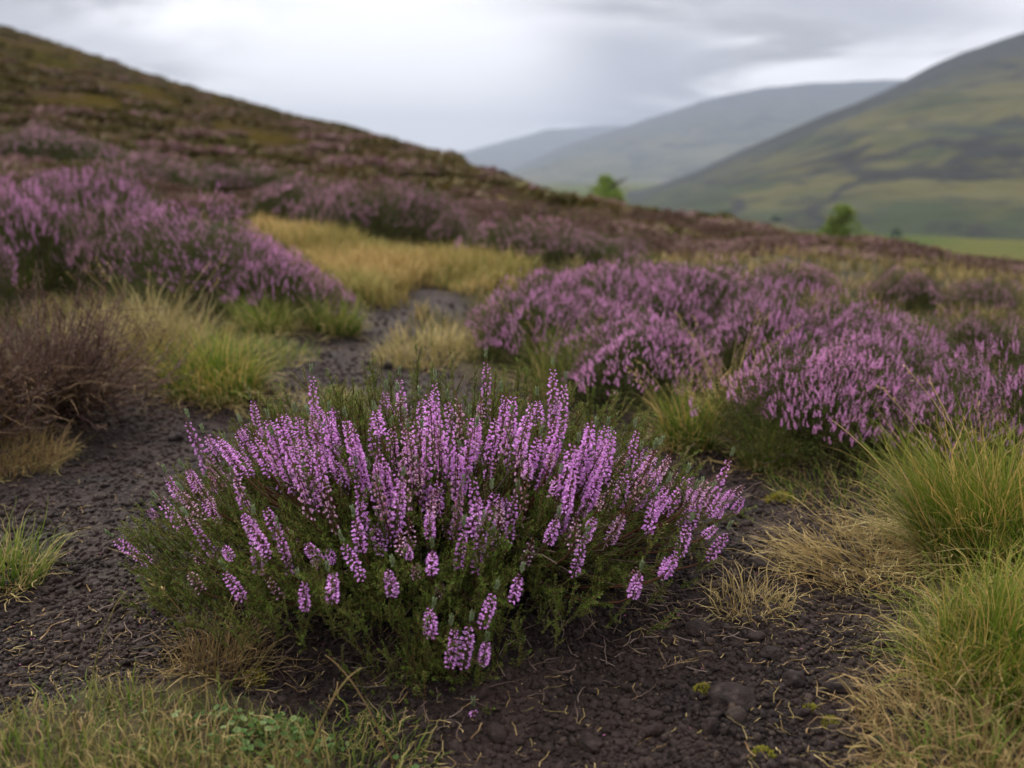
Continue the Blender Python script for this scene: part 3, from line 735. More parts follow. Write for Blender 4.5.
# ------------------------------------------------------------------ grasses
def blades(g, base, az, L, a0, bend, w, K=6, m=0, wob=.0, zmin=None, r=None):
    N = len(base); t = np.linspace(0, 1, K)
    ang = a0[:, None]+bend[:, None]*t**1.3
    seg = (L/(K-1))[:, None]
    hx = np.concatenate([np.zeros((N, 1)), np.cumsum(np.sin(ang[:, :-1])*seg, 1)], 1); hz = np.concatenate([np.zeros((N, 1)), np.cumsum(np.cos(ang[:, :-1])*seg, 1)], 1)
    azt = az[:, None]+wob*np.cumsum(rng.normal(size=(N, K)), 1)*.4
    Pn = np.stack([base[:, 0:1]+hx*np.cos(azt), base[:, 1:2]+hx*np.sin(azt), base[:, 2:3]+hz], 2)
    if zmin is not None: 
        gz = H(Pn[:, :, 0], Pn[:, :, 1]); Pn[:, :, 2] = np.maximum(Pn[:, :, 2], gz+zmin*rng.uniform(.4, 1.6, (N, 1)))
    W = w[:, None]*np.interp(t, [0, .5, 1], [1, .8, .08])[None]
    g.ribbons(Pn, W, np.stack([-np.sin(az), np.cos(az), np.zeros(N)], 1)*.8+rng.normal(size=(N, 3))*.25, m, r)
def tussock(name, label, px, py, r, h, n, mats, group=None, lean=(0, 0), splay=.9, width=.0028, spread=.45, deadskirt=.3, cat='grass', loc=None, seed_stalks=0):
    c = gp(px, py) if loc is None else loc
    c = np.array(c); lean = (lean[0]+rng.normal()*.12, lean[1]+rng.normal()*.1); root = empty(name, tuple(c)); tag(root, label, cat, group)
    def mkb(n, hs, a_lo, a_hi, bd, mat, pname, wd):
        q = np.sqrt(rng.random(n))*r*spread; az0 = rng.uniform(0, 6.28, n)
        bx = c[0]+np.cos(az0)*q; by = c[1]+np.sin(az0)*q; bz = H(bx, by)-.005
        az = az0+rng.normal(size=n)*.85
        a0 = np.abs(a_lo+(a_hi-a_lo)*(q/(r*spread+1e-9))*rng.uniform(.2, 1.3, n)+rng.normal(size=n)*.14); bend = bd*rng.uniform(.1, 1.7, n)
        g = G(); base = np.stack([bx, by, bz], 1)
        blades(g, base, az, h*hs*rng.uniform(.35, 1.2, n), a0, bend, np.full(n, wd)*rng.uniform(.6, 1.3, n), 8, 0, .38, .004)
        V, Q, Mi, hh, rr = g.arr()
        V = V-c; V[:, 0] += lean[0]*np.maximum(V[:, 2], 0); V[:, 1] += lean[1]*np.maximum(V[:, 2], 0)
        ob(pname, mk(pname, V, Q, None, [mat], Mi, {'h': hh, 'rnd': rr}), root)['kind'] = 'stuff'
    mkb(int(n*(1-deadskirt)), 1.0, .05, .55, splay, mats[0], 'blades', width)
    if deadskirt > 0: mkb(int(n*deadskirt), .85, .5, 1.3, splay*1.1, mats[1], 'dead_blades', width)
    if seed_stalks:
        g = G(); k = seed_stalks; az = rng.uniform(0, 6.28, k); q = rng.uniform(0, r*.4, k); bx = c[0]+np.cos(az)*q; by = c[1]+np.sin(az)*q
        t = np.linspace(0, 1, 7); L = h*rng.uniform(1.1, 1.5, k)
        Pn = np.stack([bx[:, None]+np.cos(az)[:, None]*L[:, None]*.45*t**2, by[:, None]+np.sin(az)[:, None]*L[:, None]*.45*t**2, c[2]+L[:, None]*t*.9], 2)-c
        g.tubes(Pn, np.linspace(.0012, .0006, 7)[None]*np.ones((k, 1)), 3, 0)
        e = Pn[:, -1]; dd = unit(Pn[:, -1]-Pn[:, -2])
        for j in range(5): g.leaves(e-dd*.008*j+rng.normal(size=e.shape)*.002, dd+rng.normal(size=e.shape)*.4, .012, .004, 0)
        ob('seed_stalk', g.mesh('seed_stalk', [M['straw']]), root)['kind'] = 'stuff'
    return root
GR, GT, ST, SB, OL = M['grass'], M['grass_tip'], M['straw'], M['straw_brown'], M['olive']
TUS = [
 ('grass_tussock', 'tall green grass tussock with golden tips at the right edge, the farther of the two', 990, 560, .24, .25, 3000, (GT, OL), dict(seed_stalks=16, splay=.8)),
 ('grass_tussock', 'dense green grass tussock at the right edge, the nearer one below the tall tussock', 1005, 672, .22, .17, 3400, (GT, OL), dict(splay=1.1, width=.0022)),
 ('grass_tuft', 'flattened pale straw grass lying on the peat left of the tall right tussock', 868, 572, .19, .12, 700, (ST, ST), dict(splay=1.6, lean=(-1.1, -.2), width=.0025, spread=.75, deadskirt=.6)),
 ('grass_tuft', 'matted brown and straw grass in the lower right corner', 995, 752, .2, .10, 1300, (SB, ST), dict(splay=1.7, spread=.8)),
 ('grass_tuft', 'thin greenish grass mat spilling from the lower right corner onto the peat', 1010, 790, .16, .09, 700, (GR, SB), dict(splay=1.5, spread=.8)),
 ('grass_tussock', 'yellow-green tussock with pale bleached blades at the left, above the peat', 215, 388, .30, .19, 1500, (GT, ST), dict(splay=1.2, width=.004)),
 ('grass_tussock', 'pale yellow tussock behind the dead twiggy bush', 150, 365, .32, .26, 1200, (OL, ST), dict(splay=.9, width=.004, seed_stalks=14)),
 ('grass_tuft', 'low bright green grass patch right of the yellow-green tussock', 262, 352, .24, .08, 700, (GR, OL), dict(width=.004, spread=.8)),
 ('grass_tuft', 'green grass tuft at the foot of the tall left heather bush', 270, 332, .22, .16, 500, (GR, OL), dict(width=.005)),
 ('grass_tuft', 'green grass tuft at the path edge below the end of the left-hand bank', 335, 333, .22, .17, 500, (GR, OL), dict(width=.005)),
 ('grass_tuft', 'small wiry green tuft above the dead twiggy bush at the left edge', 28, 292, .2, .22, 400, (GR, ST), dict(width=.004)),
 ('grass_tuft', 'low mossy yellow grass island in the path, left of the right-hand bank', 430, 352, .26, .09, 800, (OL, ST), dict(width=.005, spread=.8)),
 ('grass_tuft', 'small vivid green patch beside the path at the far edge of the straw clearing', 463, 285, .26, .1, 500, (GR, GR), dict(width=.008, spread=.8, deadskirt=0)),
 ('grass_tuft', 'green and yellow grass tuft in front of the right-hand bank, left of its green-sided bush', 560, 396, .2, .22, 700, (GR, OL), dict(width=.004, seed_stalks=6)),
 ('grass_tuft', 'straw-coloured tuft with a green heart between two bushes of the right-hand bank', 688, 447, .15, .17, 600, (GT, ST), dict(width=.0035, seed_stalks=12)),
 ('grass_tuft', 'tall thin straw stalks between the green-sided bush and the brightest bush', 728, 425, .14, .22, 200, (ST, ST), dict(width=.0035, seed_stalks=12, splay=.7)),
 ('grass_tuft', 'bright green grass at the left foot of the brightest heather bush', 768, 466, .14, .14, 600, (GR, ST), dict(width=.0035)),
 ('grass_tuft', 'short reddish green grass strip below the brightest heather bush', 842, 492, .18, .07, 500, (GR, SB), dict(spread=.9)),
 ('grass_tuft', 'wiry olive tuft at the left edge on the peat', 5, 582, .15, .12, 380, (GR, ST), dict(splay=1.2)),
 ('grass_tuft', 'rusty brown tussock at the left edge under the dead twiggy bush', 12, 462, .15, .09, 1100, (SB, OL), dict(splay=1.2, spread=.9)),
 ('grass_tuft', 'dry wiry brown grass at the left foot of the near heather bush', 215, 668, .15, .13, 330, (SB, ST), dict(splay=1.3, seed_stalks=5, width=.0018)),
 ('grass_tuft', 'sparse straw grass at the right foot of the near heather bush', 750, 606, .15, .07, 260, (ST, OL), dict(splay=1.4, width=.002)),
 ('grass_tuft', 'low grass clump in the lower left corner', 60, 762, .17, .05, 800, (GR, SB), dict(splay=1.2, spread=.95, width=.0022)),
 ('grass_tuft', 'mixed green and straw grass at the bottom edge, left of the lowest heather flower', 330, 768, .14, .055, 600, (GR, ST), dict(splay=1.2, spread=.95, width=.0020)),
 ('grass_tuft', 'straw grass at the bottom edge between the corner clump and the small green herb', 190, 780, .14, .05, 500, (ST, GR), dict(splay=1.3, spread=.95, width=.0020)),
 ('grass_tuft', 'green grass tuft behind the near heather bush, on the path', 340, 418, .16, .1, 350, (GR, OL), dict(width=.003)),
 ('grass_tuft', 'yellow grass lying on the path behind the left half of the near heather bush', 300, 408, .2, .06, 420, (OL, ST), dict(width=.003, spread=.9, splay=1.5)),
]
for t in TUS: tussock(t[0], t[1], t[2], t[3], t[4], t[5], t[6], t[7], **t[8])

# a few long single stalks
def stalk(px0, py0, px1, py1, label, w=.0022, arch=.05, m=ST):
    a = gp(px0, py0); b = pt(px1, py1, a[1]-.02)
    mid = (a+b)/2+np.array([0, 0, arch]); g = G()
    Pn = bez(a[None], mid[None], b[None], 14)-a; g.tubes(Pn, np.linspace(w*.6, w*.2, 14)[None], 4, 0)
    tag(ob('grass_stalk', g.mesh('grass_stalk', [m]), None, tuple(a)), label, 'grass stalk')
stalk(240, 640, 108, 548, 'long dry stalk arching left from the near heather bush over the peat')
stalk(305, 768, 362, 668, 'straw stalk crossing in front of the lowest part of the near heather bush')
stalk(395, 768, 325, 655, 'brown stalk leaning left at the bottom edge below the near bush', m=SB)
stalk(945, 560, 832, 420, 'long straw stalk leaning left out of the tall right tussock', w=.003)
stalk(90, 690, 128, 590, 'thin dry stalk rising from the peat near the lower left', m=OL)
stalk(225, 480, 60, 520, 'pale stalk lying low over the peat at the left', w=.0018, arch=.02) if False else None

# general turf: grass no one could count
def turf(name, label, n, dlo, dhi, h, nb, w, mat, seed, umax=1.05, thr=.35, clump=True):
    n = int(n*umax/.62)
    u = rng.uniform(-umax, umax, n); q = rng.random(n); d = dlo*(dhi/dlo)**q; x = u*d; y = d
    ss = soil_m(x, y) if dhi < 17 else np.where(d < 16, soil_m(x, y), 0)
    ok = (ss < thr) & ~in_poly(x, y, BANK) & ~in_poly(x, y, LBANK)
    if clump: ok &= (fbm(x*1.5, y*1.5, seed, 3)+rng.random(n)*.8 > .1)
    x, y = x[ok], y[ok]; x = np.repeat(x, nb)+rng.normal(size=len(x)*nb)*h*.35; y = np.repeat(y, nb)+rng.normal(size=len(y)*nb)*h*.35
    k = soil_m(x, y) < .6 if dhi < 17 else np.ones(len(x), bool); x, y = x[k], y[k]; N = len(x)
    sc_ = np.interp(np.hypot(x, y), [dlo, dhi], [1, 1.8 if dhi > 10 else 1.2])
    g = G(); blades(g, np.stack([x, y, H(x, y)-.004], 1), rng.uniform(0, 6.28, N), h*rng.uniform(.5, 1.3, N)*sc_, rng.uniform(0, .6, N), rng.uniform(.2, 1.5, N), np.full(N, w)*sc_**1.5, 4, 0)
    tag(ob(name, g.mesh(name, [mat])), label, 'grass', kind='stuff')
turf('moor_grass', 'short olive and straw grass between the near tufts', 2400, 1.0, 5, .045, 6, .0024, M['neargrass'], 3)
turf('green_grass', 'short green grass between the near tufts', 1500, 1.0, 6, .045, 6, .0024, GR, 8)
turf('straw_grass', 'straw grass among the heather of the middle distance', 1500, 3.2, 14, .08, 10, .005, ST, 13)
turf('olive_grass', 'olive grass among the heather of the middle distance', 2600, 3.2, 16, .075, 10, .006, M['neargrass'], 17)
turf('slope_grass', 'coarse yellowish grass over the far slope', 5200, 9, 70, .10, 7, .012, M['slope'], 19)

# straw clearing
x0, y0 = CLR.min(0); x1, y1 = CLR.max(0); x = rng.uniform(x0, x1, 9000); y = rng.uniform(y0, y1, 9000); k = in_poly(x, y, CLR) & (soil_m(x, y) < .5); x, y = x[k], y[k]
x = np.repeat(x, 6)+rng.normal(size=len(x)*6)*.05; y = np.repeat(y, 6)+rng.normal(size=len(y)*6)*.05; N = len(x); g = G()
blades(g, np.stack([x, y, H(x, y)], 1), rng.uniform(0, 6.28, N), rng.uniform(.04, .17, N)*(.45+vn(x*1.6, y*1.6, 4)), rng.uniform(0, .7, N), rng.uniform(.3, 1.5, N), np.full(N, .008), 4, 0, r=np.clip(vn(x*1.3, y*1.3, 12)*.9-.22+rng.random(N)*.3, 0, 1))
tag(ob('bleached_grass', g.mesh('bleached_grass', [M['clearing']])), 'bleached golden grass filling the clearing above the bend of the path', 'grass', kind='stuff')

# ------------------------------------------------------------------ dead twiggy heather, left edge
def dead_bush(px, py, r, h, label):
    c = gp(px, py); root = empty('dead_heather_bush', tuple(c)); tag(root, label, 'heather')
    g = G(); n = 230; K = 9; t = np.linspace(0, 1, K); az = rng.uniform(0, 6.28, n); el = np.arcsin(rng.uniform(0, .95, n))
    ln = rng.uniform(.55, 1.05, n)
    e = np.stack([np.cos(az)*np.cos(el)*r, np.sin(az)*np.cos(el)*r, np.sin(el)*h], 1)*ln[:, None]
    Pn = bez(rng.normal(size=(n, 3))*np.array([.05, .05, 0]), e*np.array([.65, .65, .3]), e, K)+np.cumsum(rng.normal(size=(n, K, 3))*.008, 1)
    Pn[:, :, 2] = np.maximum(Pn[:, :, 2], .0)
    g.tubes(Pn, np.linspace(.0045, .0012, K)[None]*rng.uniform(.6, 1.1, n)[:, None], 4)
    n2 = 1500; k = rng.integers(0, n, n2); j = rng.integers(3, K, n2); p0 = Pn[k, j]; d = unit(unit(Pn[k, j]-Pn[k, j-1])+rng.normal(size=(n2, 3))*.5+np.array([0, 0, .2]))
    P2 = p0[:, None]+d[:, None]*(rng.uniform(.03, .11, n2)[:, None]*np.linspace(0, 1, 5))[:, :, None]+np.cumsum(rng.normal(size=(n2, 5, 3))*.003, 1)
    g.tubes(P2, np.linspace(.0014, .0007, 5)[None]*np.ones((n2, 1)), 3)
    ob('twig', g.mesh('twig', [M['deadwood']]), root)['kind'] = 'stuff'
    g = G(); n3 = 9000; k = rng.integers(0, n2, n3); j = rng.integers(2, 5, n3)
    g.leaves(P2[k, j]+rng.normal(size=(n3, 3))*.003, rng.normal(size=(n3, 3))+np.array([0, 0, 1.2]), rng.uniform(.006, .012, n3), .004)
    ob('dry_flowers', g.mesh('dry_flowers', [M['deadflower']]), root)['kind'] = 'stuff'
    g = G(); n4 = 420; az = rng.uniform(-2.6, -.2, n4); base = np.stack([rng.normal(size=n4)*r*.35, rng.normal(size=n4)*r*.15-.1*r, rng.uniform(.0, .08, n4)], 1)+c
    blades(g, base, az, rng.uniform(.12, .34, n4), rng.uniform(.5, 1.2, n4), rng.uniform(.5, 1.3, n4), np.full(n4, .003), 7, 0, .2, .004)
    V, Q, Mi, hh, rr = g.arr(); ob('dead_blades', mk('dead_blades', V-c, Q, None, [M['deadgrass']], Mi, {'h': hh, 'rnd': rr}), root)['kind'] = 'stuff'
dead_bush(45, 412, .36, .36, 'dead leafless brown heather bush with tangled twigs at the left edge')
dead_bush(-60, 440, .3, .3, 'dead brown heather bush cut by the left edge of the photo')

# ------------------------------------------------------------------ low herb, moss, stones, crumbs, litter
def herb():
    c = gp(262, 738); root = empty('herb_rosette', tuple(c)); tag(root, 'low patch of round green herb leaves at the bottom left of the near heather bush', 'plant')
    n = 230; p = rng.normal(size=(n, 2))*np.array([.055, .035]); g = G(); s = G()
    P0 = np.stack([c[0]+p[:, 0], c[1]+p[:, 1]], 1); z = H(P0[:, 0], P0[:, 1]); top = np.stack([P0[:, 0], P0[:, 1], z+rng.uniform(.006, .026, n)], 1)-c
    base = np.stack([P0[:, 0]+rng.normal(size=n)*.006, P0[:, 1]+rng.normal(size=n)*.006, z-.002], 1)-c
    s.tubes(np.stack([base, top], 1), np.full((n, 2), .0006), 3)
    K = 8; a = np.arange(K)/K*2*np.pi; d = unit(rng.normal(size=(n, 3))*.4+np.array([0, 0, 1.])); R = frames(d); rad = rng.uniform(.0022, .0048, n)
    ring = top[:, None]+rad[:, None, None]*(R[:, None, :, 0]*np.cos(a)[None, :, None]*1.2+R[:, None, :, 1]*np.sin(a)[None, :, None])
    V = np.concatenate([ring, (top-d*.0015)[:, None]], 1)
    i = np.arange(n)[:, None]*9; q = np.arange(0, 8, 2)[None]
    Q = np.stack([i+q, i+q+1, i+(q+2) % 8, i+8+0*q], -1)
    g.add(V, Q, 0, np.broadcast_to([1]*8+[0.3], (n, 9)), np.broadcast_to(rng.random(n)[:, None], (n, 9)))
    ob('leaves', g.mesh('leaves', [M['clover']]), root)['kind'] = 'stuff'; ob('leaf_stalks', s.mesh('leaf_stalks', [M['clover']]), root)['kind'] = 'stuff'
herb()

def sphere_g(nu=8, nv=6):
    th = np.linspace(0, np.pi, nv+1)[1:-1]; ph = np.arange(nu)/nu*2*np.pi
    V = [[0, 0, 1.]]+[[math.sin(t)*math.cos(p), math.sin(t)*math.sin(p), math.cos(t)] for t in th for p in ph]+[[0, 0, -1.]]
    Q = []; T = []
    for i in range(len(th)-1):
        for j in range(nu): a = 1+i*nu+j; b = 1+i*nu+(j+1) % nu; Q.append([a, a+nu, b+nu, b])
    e = len(V)-1
    for j in range(nu): T += [[0, 1+j, 1+(j+1) % nu], [e, e-nu+(j+1) % nu, e-nu+j]]
    return np.array(V), np.array(Q), np.array(T)
def lumps(nu, nv, n, rad, seed, power=.55):
    V, Q, T = sphere_g(nu, nv); out = []
    W = np.broadcast_to(V, (n,)+V.shape).copy()
    off = rng.uniform(0, 100, (n, 1, 1))
    nn = vn(V[None, :, 0]*1.3+off[:, :, 0]+V[None, :, 2]*.7, V[None, :, 1]*1.3+V[None, :, 2]*1.1+off[:, :, 0]*.37, seed)*.7+vn(V[None, :, 0]*2.9+off[:, :, 0], V[None, :, 1]*2.9-V[None, :, 2]*2.3, seed+1)*.3
    W *= (1+(nn-.5)*power*2)[:, :, None]
    W *= rng.uniform(.65, 1.25, (n, 1, 3))*np.array([1, 1, .75]); W *= np.asarray(rad)[:, None, None]
    R = frames(unit(rng.normal(size=(n, 3))*.5+np.array([0, 0, 1.])))
    W = np.einsum('nij,nkj->nki', R, W)
    return W, Q, T
def crumbs(name, label, n, dlo, dhi, rlo, rhi, nu, nv, umax=.6, sink=.25):
    u = rng.uniform(-umax, umax, n*2); d = dlo*(dhi/dlo)**rng.random(n*2); x = u*d; y = d
    k = (soil_m(x, y) > .5) & ((x-BX)**2/.10+(y-BY)**2/.06 > rng.random(len(x))*.8)
    # crumbs gather in drifts
    k &= (fbm(x*4, y*4, 61, 3)+rng.random(len(x))*1.1 > .15)
    x, y = x[k][:n], y[k][:n]; m = len(x); rad = rlo*(rhi/rlo)**(rng.random(m)**2.2)*np.interp(y, [1, 2.5, 6], [1, 1.15, 1.5])
    W, Q, T = lumps(nu, nv, m, rad, 5)
    W += np.stack([x, y, H(x, y)+rad*(.5-sink)], 1)[:, None]
    K = W.shape[1]; off = (np.arange(m)*K)[:, None, None]
    me = mk(name, W.reshape(-1, 3), (Q[None]+off).reshape(-1, 4), (T[None]+off).reshape(-1, 3), [M['crumb']], None, {'rnd': np.repeat(rng.random(m), K)}, True)
    tag(ob(name, me), label, 'soil', kind='stuff')
crumbs('peat_crumbs', 'dark crumbs of peat covering the path', 42000, 1.05, 3.4, .0014, .0065, 6, 4)
crumbs('peat_clods', 'larger dark clods of peat strewn over the path', 9000, 1.05, 7.0, .0035, .009, 7, 5)

crumbs('peat_lumps', 'rough lumps of peat scattered over the path', 260, 1.05, 5.0, .007, .015, 14, 9)
def stone(px, py, r, label):
    c = gp(px, py); W, Q, T = lumps(28, 18, 1, np.array([r]), int(rng.integers(1000)), .3)
    V = W[0]; n_ = fbm(V[:, 0]/r*3+V[:, 2]/r*2, V[:, 1]/r*3, 8, 4)
    V = V*(1+.12*n_[:, None])*np.array([1.25, 1, .7])
    me = mk('peat_clod', V, Q, T, [M['crumb']], None, {'rnd': np.zeros(len(V))}, True)
    tag(ob('peat_clod', me, None, (c[0], c[1], c[2]+r*.15)), label, 'clod')
for a in [(733, 702, .026, 'large dark rounded clod right of the near heather bush, at the bottom'), (700, 632, .022, 'broad clod of peat under the right side of the near heather bush'),
          (842, 688, .016, 'round dark stone at the edge of the lower right grass mat'), (770, 655, .018, 'dark lump of peat between the near bush and the right grass'),
          (795, 682, .020, 'flat greyish slab of peat left of the lower right grass mat'), (762, 566, .022, 'dark lump beside the right tip of the near heather bush'),
          (655, 718, .014, 'small dark clod at the bottom, left of the large rounded clod'), (100, 497, .016, 'pale greyish stone lying on the left peat slope'),
          (140, 560, .014, 'dark clod on the left peat slope beside the leftmost flower spike'), (70, 640, .013, 'small clod on the peat above the lower left grass'),
          (590, 745, .015, 'round clod at the bottom edge right of the lowest flower'), (880, 745, .014, 'clod in the peat just left of the lower right grass')]: stone(*a)

def moss(px, py, r, label):
    c = gp(px, py); g = G(); n = 260; q = np.sqrt(rng.random(n))*r; a = rng.uniform(0, 6.28, n)
    x = np.cos(a)*q; y = np.sin(a)*q; z = H(c[0]+x, c[1]+y)-c[2]+r*.35*(1-(q/r)**2)
    g.leaves(np.stack([x, y, z], 1), np.stack([x/r*.6, y/r*.6, np.ones(n)], 1)+rng.normal(size=(n, 3))*.4, r*.33, r*.16, 0)
    tag(ob('moss_cushion', g.mesh('moss_cushion', [M['moss']]), None, tuple(c)), label, 'moss')
for a in [(763, 756, .014, 'small yellow moss cushion on the peat at the bottom edge'), (830, 724, .011, 'tiny yellow moss cushion left of the lower right grass'),
          (703, 690, .013, 'flat yellow moss spot above the large rounded clod'), (810, 708, .010, 'tiny moss spot between the moss cushions and the round stone'),
          (780, 500, .030, 'yellow moss patch on the path below the bright green grass'), (255, 680, .018, 'olive moss between the dry grass and the lower left grass')]: moss(*a)

def litter(name, n, dlo, dhi, mat, label, wd=.0016):
    u = rng.uniform(-.6, .6, n*2); d = dlo*(dhi/dlo)**rng.random(n*2); x = u*d; y = d; sd = soil_sd(x, y)
    k = (sd > -.02) & (rng.random(len(x)) < np.exp(-np.maximum(sd, 0)/.16)*.9+.5*sm(.1, .5, fbm(x*3.5, y*3.5, 91, 3))); x, y = x[k][:n], y[k][:n]; m = len(x)
    K = 5; a = rng.uniform(0, 6.28, m)[:, None]+np.cumsum(rng.normal(size=(m, K))*.35, 1); L = (rng.uniform(.008, .05, m)/K)[:, None]
    X_ = x[:, None]+np.cumsum(np.cos(a)*L, 1); Y_ = y[:, None]+np.cumsum(np.sin(a)*L, 1); Z_ = H(X_, Y_)+rng.uniform(.002, .012, m)[:, None]+rng.random((m, K))*.003
    g = G(); g.ribbons(np.stack([X_, Y_, Z_], 2), np.full((m, K), wd)*rng.uniform(.5, 1.3, m)[:, None]); tag(ob(name, g.mesh(name, [mat])), label, 'litter', kind='stuff')
litter('straw_litter', 1300, 1.05, 5, ST, 'bits of straw lying on the peat', .0013)
litter('brown_litter', 3400, 1.05, 5, SB, 'brown dead leaves and stems lying on the peat', .0018)

def fallen():
    n = 260; a = rng.uniform(-3.3, .3, n); q = rng.uniform(.25, .75, n); x = BX+np.cos(a)*q; y = BY+np.sin(a)*q*.85; g = G()
    g.leaves(np.stack([x, y, H(x, y)+rng.uniform(.002, .009, n)], 1), rng.normal(size=(n, 3))*np.array([1, 1, .3]), .005, .003, 0)
    tag(ob('fallen_petals', g.mesh('fallen_petals', [M['calyx']])), 'fallen petals on the peat', 'litter', kind='stuff')
    n = 420; a = rng.uniform(-3.0, .2, n); q = rng.uniform(.2, .62, n); x = BX+np.cos(a)*q; y = BY+np.sin(a)*q*.85; K = 5
    b = rng.uniform(0, 6.28, n)[:, None]+np.cumsum(rng.normal(size=(n, K))*.3, 1); L = (rng.uniform(.02, .08, n)/K)[:, None]
    X_ = x[:, None]+np.cumsum(np.cos(b)*L, 1); Y_ = y[:, None]+np.cumsum(np.sin(b)*L, 1); g = G()
    g.tubes(np.stack([X_, Y_, H(X_, Y_)+.004+rng.random((n, 1))*.008], 2), np.full((n, K), .0009), 3)
    tag(ob('fallen_twigs', g.mesh('fallen_twigs', [M['wood']])), 'fallen twigs on the peat', 'litter', kind='stuff')
fallen()

# ------------------------------------------------------------------ trees
def tree_obj(name, label, px, top_py, Y, wpx, mat, n=2800, hz=None, group=None):
    u, t = pray(px, top_py); x = u*Y; wpx *= 1.15; zt = CZ+t*Y; z = float(H(x, Y)); h = zt-z; r = wpx/2/F*Y
    if h < r*2: z = zt-r*2.2; h = r*2.2
    root = empty(name, (x, Y, z)); tag(root, label, 'tree', group)
    g = G(); Ph = np.array([[[0, 0, -.3], [.05*r, 0, h*.3], [-.04*r, .03*r, h*.6], [0, 0, h*.88]]]); g.tubes(Ph, np.array([[.06, .045, .03, .01]])*r*1.4, 8)
    k = 16; zz = rng.uniform(.3, .8, k)*h; a = rng.uniform(0, 6.28, k); l = r*rng.uniform(.5, .9, k)
    p0 = np.stack([0*a, 0*a, zz], 1); p1 = p0+np.stack([np.cos(a)*l, np.sin(a)*l, l*.6], 1); g.tubes(bez(p0, (p0+p1)/2+[0, 0, .1*r], p1, 4), np.linspace(.025, .008, 4)[None]*r*np.ones((k, 1)), 5)
    ob('trunk', g.mesh('trunk', [M['bark']], True), root)
    ck = 34; cz = rng.uniform(.25, .98, ck); ca = rng.uniform(0, 6.28, ck); env = np.sin(np.clip((cz-.1)/.95, 0, 1)*np.pi)**.65*rng.uniform(.3, .95, ck)*np.interp(cz, [0, .4, 1], [1.1, 1.05, .45])
    cc = np.stack([np.cos(ca)*env*r, np.sin(ca)*env*r, cz*h*.95], 1); cr = r*rng.uniform(.14, .34, ck)
    i = rng.integers(0, ck, n); dv = unit(rng.normal(size=(n, 3))); p = cc[i]+dv*cr[i][:, None]*rng.uniform(.5, 1.05, n)[:, None]
    g = G(); g.leaves(p, dv+rng.normal(size=(n, 3))*.7, r*.11, r*.085, 0, rng.random(ck)[i]*.6+rng.random(n)*.4)
    ob('crown', g.mesh('crown', [mat]), root)['kind'] = 'stuff'
    return root
tree_obj('broadleaf_tree', 'small bright green tree behind the ridge, the left one in front of the misty hill', 606, 177, 84, 46, M['tree_leaf'])
tree_obj('broadleaf_tree', 'small bright green tree at the edge of the slope, the right one above the valley', 845, 205, 58, 46, M['tree_leaf'])
def low_tree_g():
    g = G(); n = 170; dv = unit(rng.normal(size=(n, 3))); dv[:, 2] = np.abs(dv[:, 2]); f = 1+.5*(rng.random(n)-.5)
    g.leaves(dv*np.array([1, 1, 1.5])*f[:, None]*.85, dv+rng.normal(size=(n, 3))*.6, .55, .42, 0); return g
CR = [low_tree_g().mesh('crown', [M['tree_dark']]) for _ in range(2)]
tg = G(); tg.tubes(np.array([[[0, 0, -.6], [0, 0, .3], [0, 0, .9]]]), np.array([[.1, .08, .04]]), 6); TRK = tg.mesh('trunk', [M['bark']], True)
spots = [(700, 216, 2.4), (728, 219, 3), (745, 221, 2.6), (776, 226, 3), (896, 236, 2.2)]
for (px, py, r) in spots:
    u, t = pray(px, py); Y = (VALLEY+1-CZ)/t; Y = min(Y, 620); x = u*Y; z = float(H(x, Y))
    o = empty('valley_tree', (x, Y, z)); o.scale = (r, r, r*rng.uniform(.8, 1.2)); o.rotation_euler = (0, 0, rng.uniform(0, 6.28))
    tag(o, 'small dark tree far below on the valley floor, one of a scattered line', 'tree', 'dark trees along the valley floor')
    ob('crown', CR[int(rng.integers(2))], o)['kind'] = 'stuff'; ob('trunk', TRK, o)

# ------------------------------------------------------------------ haze
def haze():
    x0, x1, y0, y1, z0, z1 = -8600, 8600, -8600, 8600, VALLEY-6, 450
    V = np.array([[x, y, z] for z in (z0, z1) for y in (y0, y1) for x in (x0, x1)], float)
    Q = [[0, 2, 3, 1], [4, 5, 7, 6], [0, 1, 5, 4], [2, 6, 7, 3], [0, 4, 6, 2], [1, 3, 7, 5]]
    m = bpy.data.materials.new('haze'); m.use_nodes = True; nt = m.node_tree; nt.nodes.clear()
    out = nd(nt, 'ShaderNodeOutputMaterial'); v = nd(nt, 'ShaderNodeVolumePrincipled'); v.inputs['Color'].default_value = (.39, .44, .54, 1); v.inputs['Density'].default_value = HZ
    nt.links.new(v.outputs[0], out.inputs['Volume'])
    tag(ob('haze', mk('haze', V, Q, None, [m])), kind='stuff', label='thin bluish haze filling the valley air', cat='haze')
HZ = .00019
haze()

# ------------------------------------------------------------------ world and light
w = bpy.data.worlds.new('World'); sc.world = w; w.use_nodes = True; nt = w.node_tree; bg = nt.nodes['Background']; bg.inputs[1].default_value = .1
EL, AZ = math.radians(42), math.radians(-35)
sky = nd(nt, 'ShaderNodeTexSky', sky_type='NISHITA'); sky.sun_disc = False; sky.sun_elevation = EL; sky.sun_rotation = AZ
tc = nd(nt, 'ShaderNodeTexCoord').outputs['Generated']
sep = nd(nt, 'ShaderNodeSeparateXYZ'); nt.links.new(tc, sep.inputs[0])
def mth(op, a, b=None, c=None):
    n = nd(nt, 'ShaderNodeMath', operation=op)
    for i, v in enumerate((a, b, c)):
        if v is None: continue
        if hasattr(v, 'is_output'): nt.links.new(v, n.inputs[i])
        else: n.inputs[i].default_value = v
    return n.outputs[0]
zc = mth('MAXIMUM', sep.outputs[2], 0.0); den = mth('ADD', zc, .10)
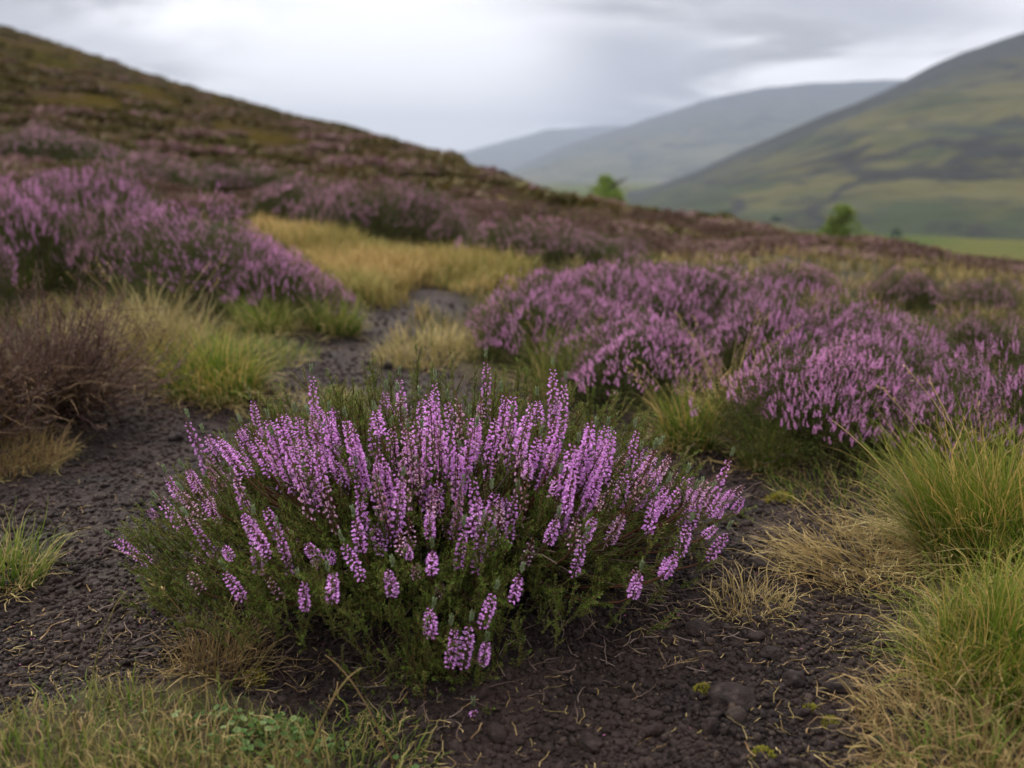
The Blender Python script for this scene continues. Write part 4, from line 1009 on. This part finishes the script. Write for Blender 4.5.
cx = mth('DIVIDE', sep.outputs[0], den); cy = mth('DIVIDE', sep.outputs[1], den)
cmb = nd(nt, 'ShaderNodeCombineXYZ'); nt.links.new(cx, cmb.inputs[0]); nt.links.new(mth('MULTIPLY', cy, .75), cmb.inputs[1])
n1 = noise(nt, .8, cmb.outputs[0], 5, .55, .6); n2 = noise(nt, .35, cmb.outputs[0], 3, .5, .2)
cl = mixc(nt, ramp(nt, n1, .40, .60), (2.7, 2.65, 2.75), (8.2, 8.1, 8.2))
cl = mixc(nt, ramp(nt, n2, .44, .60), cl, (3.3, 3.3, 3.7))
dot = nd(nt, 'ShaderNodeVectorMath', operation='DOT_PRODUCT'); nt.links.new(tc, dot.inputs[0]); dot.inputs[1].default_value = Vector((-.12, 1, .07)).normalized()
cl = mixc(nt, ramp(nt, dot.outputs['Value'], .972, 1.0), cl, (7.6, 7.55, 7.75))
c = mixc(nt, .97, sky.outputs[0], cl)
zf = nd(nt, 'ShaderNodeMapRange'); nt.links.new(sep.outputs[2], zf.inputs[0]); zf.inputs[1].default_value = .2; zf.inputs[2].default_value = .85; zf.inputs[3].default_value = 1; zf.inputs[4].default_value = 4.4
vm = nd(nt, 'ShaderNodeVectorMath', operation='SCALE'); nt.links.new(c, vm.inputs[0]); nt.links.new(zf.outputs[0], vm.inputs['Scale'])
nt.links.new(vm.outputs[0], bg.inputs[0])
sd = bpy.data.lights.new('sun', 'SUN'); sd.energy = 1.5; sd.angle = math.radians(18); sd.color = (1, .93, .82)
so = bpy.data.objects.new('sun', sd); COL.objects.link(so); so.location = (0, 0, 20)
dv = Vector((math.sin(AZ)*math.cos(EL), math.cos(AZ)*math.cos(EL), math.sin(EL)))
so.rotation_euler = dv.to_track_quat('Z', 'Y').to_euler()

vs = sc.view_settings; vs.view_transform = 'Standard'; vs.look = 'None'; vs.exposure = .92; vs.gamma = 1; vs.use_curve_mapping = False
cy_ = sc.cycles; cy_.max_bounces = 5; cy_.diffuse_bounces = 3; cy_.glossy_bounces = 2; cy_.transmission_bounces = 3; cy_.volume_bounces = 1; cy_.transparent_max_bounces = 4
cy_.use_denoising = True; cy_.use_adaptive_sampling = True; cy_.adaptive_threshold = .02; cy_.caustics_reflective = False; cy_.caustics_refractive = False
